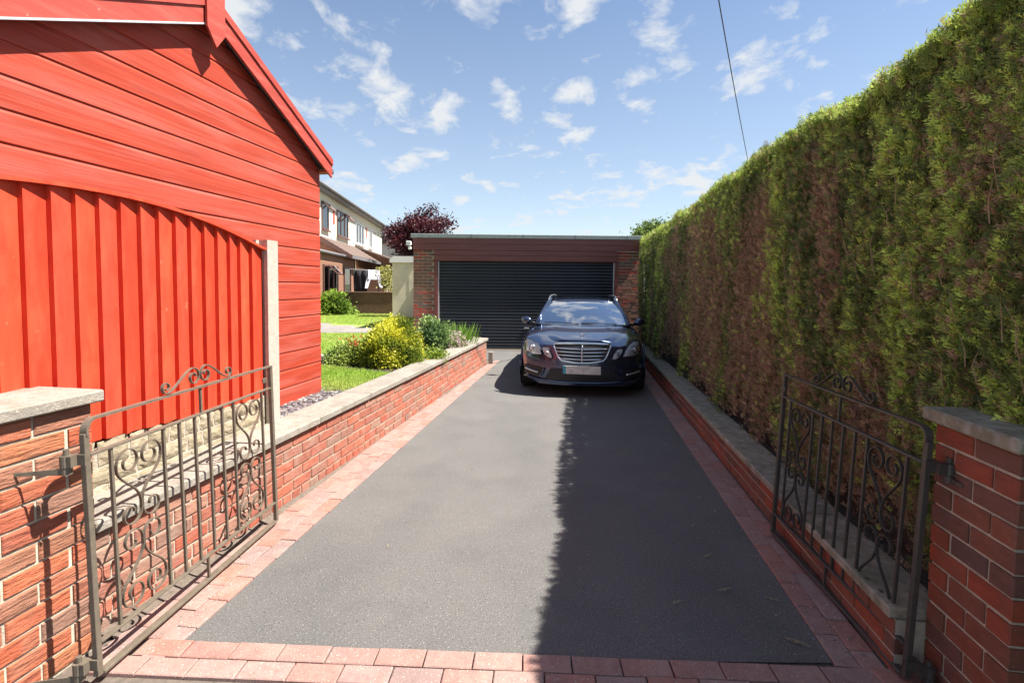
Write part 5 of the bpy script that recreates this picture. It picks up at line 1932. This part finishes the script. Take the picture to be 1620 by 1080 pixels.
brick_skin(ex, hx(17.5), hx(23.25), 0.6, 2.6, -EXP - .002, 'brick_house')
window(hs_, hx(18.3), hx(20.3), 1.15, 2.25, -EXP - .012, 'frame_brown', 3, (hx(18.9), hx(19.6)), 'inner_shade')
window(hs_, hx(21.25), hx(22.4), 1.15, 2.25, -EXP - .012, 'frame_brown', 1, None, 'inner_shade')
G().tube([(1.3, -EXP - .12, 2.68), (hx(23.3), -EXP - .12, 2.68)], 0.06, 8).obj('gutter', 'gutter', hs_, True)
G().box(1.3, hx(21.0), -EXP - .1, -.004, 2.63, 2.74).obj('flat_roof', 'gutter', hs_)
X0, X1 = hx(21.1), hx(27.6)
G().prism([(-0.004, 3.42), (-0.004, 3.52), (-1.32, 2.72), (-1.32, 2.62)], 'x', X0, X1).obj('porch_roof', 'roof_brown', hs_)
g = G()
for i in range(7):
    u = (i + .5) / 7
    yy_ = -0.004 - u * 1.316
    zz_ = 3.524 - u * .80
    g.box(X0, X1, yy_ - .012, yy_ + .012, zz_ - .002, zz_ + .014)
tl = g.obj('tile_courses', 'roof_brown', hs_)
G().prism([(-0.004, 3.30), (-0.004, 3.54), (-1.36, 2.73), (-1.36, 2.57)], 'x', X0 - .06, X0 - .002).obj('verge_board', 'frame_brown', hs_)
G().prism([(-0.005, 2.76), (-0.005, 3.30), (-EXP, 2.76)], 'x', X0 + .05, X0 + .2).obj('porch_gable', 'brick_house', hs_)
G().box(X0, X1, -1.37, -1.325, 2.60, 2.73).obj('porch_fascia', 'gutter', hs_)
G().box(X1 - .1, X1, -1.30, -1.2, 0.3, 2.6).obj('porch_post', 'frame_brown', hs_)
G().box(hx(23.26), hx(27.7), -0.012, -0.004, 0.3, 3.3).obj('porch_shade_sheet', 'inner_shade', hs_)  # near-black sheet over the facade paints the shade under the porch roof
# neighbour's lean-to seen end on
ln = G().prism([(-0.005, 0.3), (-2.1, 0.3), (-2.1, 2.74), (-0.005, 3.48)], 'x', hx(27.8), hx(33)).obj('lean_to', 'brick_house', hs_)
g = G()
z = .8
k = 0
while z < 3.35:
    yl = -2.1 if z < 2.7 else -2.1 + (z - 2.7) / .74 * 2.1
    yq = yl + (0.12 if k % 2 else 0)
    while yq < -.1:
        g.box(hx(27.8) - .008, hx(27.8) + .01, yq, min(yq + .22, -.01), z, z + .064)
        yq += .235
    z += .078
    k += 1
bo = g.obj('brick_courses', 'brick_house', ln, fix=False)
bo['kind'] = 'stuff'
G().prism([(-0.004, 3.485), (-0.004, 3.58), (-2.25, 2.80), (-2.25, 2.70)], 'x', hx(27.7), hx(33.1)).obj('lean_to_roof', 'roof_brown', hs_)

h2 = thing('house', 'partly hidden further house between the cream house and the purple tree', 'house', (-9.3, 42, 0))
G().box(-5, 1.2, 0, 6, .3, 4.9).obj('wall', 'render', h2)
G().prism([(-5.3, 4.9), (1.5, 4.9), (1.2, 5.15), (-2, 6.6), (-5, 5.15)], 'y', -.3, 6.3).obj('roof', 'roof_grey', h2)
window(h2, 0.1, 0.95, 3.2, 4.3, 0, 'frame_brown', 1, None, 'inner_shade')

bw = thing('brick_wall', 'dark brown brick garden wall at the far end of the lawn', 'wall', (-8.6, 19.0, 0.45))
G().box(0, 4.35, 0.006, 0.2, 0, 0.775).obj('mortar_core', 'dark_wall', bw)
for c in range(10):
    x = 1.0 - (.117 if c % 2 else 0)
    while x < 4.3:
        e = min(x + .225, 4.35)
        link('brick', brick_mesh(round((e - x) / .005) * .005, .066, .04, 'dark_wall'), bw, ((x + e) / 2, 0, .045 + .077 * c))
        x += .235
G().box(-.02, 4.37, -0.03, 0.23, 0.778, 0.83, 0.006).obj('coping', 'dark_wall', bw)

# washing
wl_ = thing('washing_line', 'thin washing line stretched in front of the brick porch', 'line', (-6.4, 21.6, 0.47))
G().tube([(-0.6, 0.2, 1.72), (0.6, 0, 1.66), (1.6, -.1, 1.70), (2.6, -.2, 1.80)], 0.008, 5).obj('line', 'white_plastic', wl_)
G().tube([(2.62, -.2, 0), (2.62, -.2, 1.9)], 0.025, 6).obj('line_post', 'gutter', wl_)


def cloth(name, pts, m, label, cat, loc, dep=.03):
    rows = []
    n = 8
    (x0, x1, zt) = pts[0]
    for (xa, xb, z) in pts:
        rows.append([(xa + (xb - xa) * i / n, dep * math.sin(i * 1.7 + z * 3), z) for i in range(n + 1)])
    o = G().grid(rows).obj(name, m, None, True, loc)
    s = o.modifiers.new('t', 'SOLIDIFY')
    s.thickness = .008
    return props(o, label, cat)


cloth('dark_sheet', [(-.36, .22, 0), (-.36, .22, -.3), (-.35, .21, -.7), (-.34, .2, -.98)], 'cloth_black', 'black cloth hanging on the washing line left of the white top', 'laundry', (-6.22, 21.52, 2.13))
sh_ = thing('white_shirt', 'white long-sleeved top pegged upside-down on the washing line', 'laundry', (-5.72, 21.50, 2.15), R(38))
rows = []
for (xa, xb, z) in ((-.26, .28, 0), (-.25, .27, -.15), (-.27, .29, -.32), (-.24, .26, -.40)):
    rows.append([(xa + (xb - xa) * i / 8, .03 * math.sin(i * 1.9 + z * 4), z) for i in range(9)])
oo = G().grid(rows).obj('shirt_body', 'cloth_white', sh_, True)
for s in (-1, 1):
    rows = [[(s * .20 + dx_, .02 * math.sin(dx_ * 30), -.30) for dx_ in (-.09, 0, .09)], [(s * .27 + dx_, .03, -.52) for dx_ in (-.08, 0, .08)], [(s * .33 + dx_, .02, -.76) for dx_ in (-.06, 0, .06)]]
    G().grid(rows).obj('sleeve', 'cloth_white', sh_, True)

# sapling with pale leaves, low yellow plants by the wall
sp = thing('sapling', 'thin pale-leaved sapling against the brick lean-to', 'tree', (-5.05, 20.6, 0.47))
g = G()
tips = []
for i in range(9):
    x, z = random.uniform(-.22, .36), random.uniform(1.0, 2.05)
    tips.append((x, random.uniform(-.2, .2), z))
    g.tube([(0.1, 0, 0), (x * .4 + .05, 0, z * .5), tips[-1]], [.022, .014, .004], 5)
g.obj('trunk', 'cream', sp, True, fix=False)
n = 620
tp_ = np.array(tips)[r.integers(0, 9, n)] + r.normal(0, .11, (n, 3))
leaf_cloud('crown', tp_, r.normal(0, 1, (n, 3)), r.normal(0, 1, (n, 3)) + np.array([0, 0, 1]), r.uniform(.07, .14, n), np.array([[.36, .36, .10]]) * r.uniform(.7, 1.2, (n, 1)), sp)
shrub('yellow_conifer', 'small golden plant peeping over the dark wall by the laundry', 'plant', (-5.28, 19.75, 0.47), .22, .2, .95, 30, 900, .09, [(.16, .19, .02), (.42, .42, .04)], 51, group='golden plants behind the dark wall')
shrub('yellow_conifer', 'small golden plant peeping over the dark wall beside the sapling', 'plant', (-4.72, 19.75, 0.47), .22, .2, .92, 30, 900, .09, [(.16, .19, .02), (.42, .42, .04)], 52, group='golden plants behind the dark wall')

# overhead cable
cb_ = G()
a_, b_ = Vector((8.9, 20, 6.45)), Vector((3.45, 9.2, 6.75))
pts = []
for i in range(31):
    t = -0.8 + 2.05 * i / 30
    p = a_ + (b_ - a_) * t
    p.z += 0.25 * (t - .5) ** 2 - .06
    pts.append(p)
o = cb_.tube(pts, 0.011, 6).obj('overhead_cable', 'cable')
props(o, 'thin black overhead cable crossing the sky above the hedge', 'cable')

# ------------------------------------------------------------------ litter on the drive
sv, sf = conifer_template(8)


def sprig(x, y, L_, ang, c, label):
    v = np.array([(a * L_ * .38, b * L_, (q + .06 * math.sin(b * 4)) * L_ * .5 + .012) for a, b, q in sv])
    M_ = np.array(Matrix.Rotation(ang, 3, 'Z'))
    o = np_mesh('conifer_sprig', v @ M_.T, sf, np.repeat(np.array([c]), len(v), 0), 'leaf')
    o.location = (x, y, 0.001)
    return props(o, label, 'sprig', 'fallen conifer sprigs on the drive')


tanc = (0.36, 0.31, 0.16)
pl_s = [(1.165, 2.62, .10, 1.9, 'pale fallen sprig on dark tarmac, third from the front right corner'), (1.20, 2.96, .09, 2.0, 'fallen sprig on tarmac beside the middle of the right gate'),
        (1.36, 2.50, .09, 1.0, 'fallen sprig near the red blocks beside the right gate hinge end'), (0.80, 2.47, .08, -1.0, 'lone fallen sprig in the shaded middle near the front blocks'),
        (1.33, 2.17, .13, .95, 'longest fallen sprig at the front right corner of the tarmac'), (1.23, 3.35, .06, 2.3, 'small fallen sprig level with the far end of the right gate'),
        (1.10, 4.75, .10, 1.7, 'greenish fallen sprig on tarmac just beyond the right gate'), (1.42, 3.75, .06, .5, 'tiny sprig on the tarmac edge past the right gate'),
        (1.33, 4.25, .06, 2.0, 'tiny sprig halfway between the right gate and the car'), (-0.72, 3.0, .04, .4, 'dry sprig on sunny tarmac beside the left blocks'),
        (1.62, 5.6, .05, .7, 'small sprig in shade near the car end of the right edge'), (0.25, 4.0, .04, .9, 'small crumb of leaf at the edge of the hedge shadow')]
for (x, y, L_, a, lb) in pl_s:
    sprig(x, y, L_, a, (0.2, .22, .05) if 'greenish' in lb else tanc, lb)
chip = chips('leaf_crumbs', 1300, lambda r: (lambda y: (xr(y) + .2 - abs(r.normal(0, .20)), y, .012) if r.random() < .6 else ((xl(y) - .15 + abs(r.normal(0, .07)), y, .011) if r.random() < .6 else (r.uniform(xl(y), xr(y)), y, .003)))(r.uniform(2.1, 9)), 'leaf', .0025, .006, 'scatter of tiny leaf crumbs along both edges of the drive', 'litter', 9)
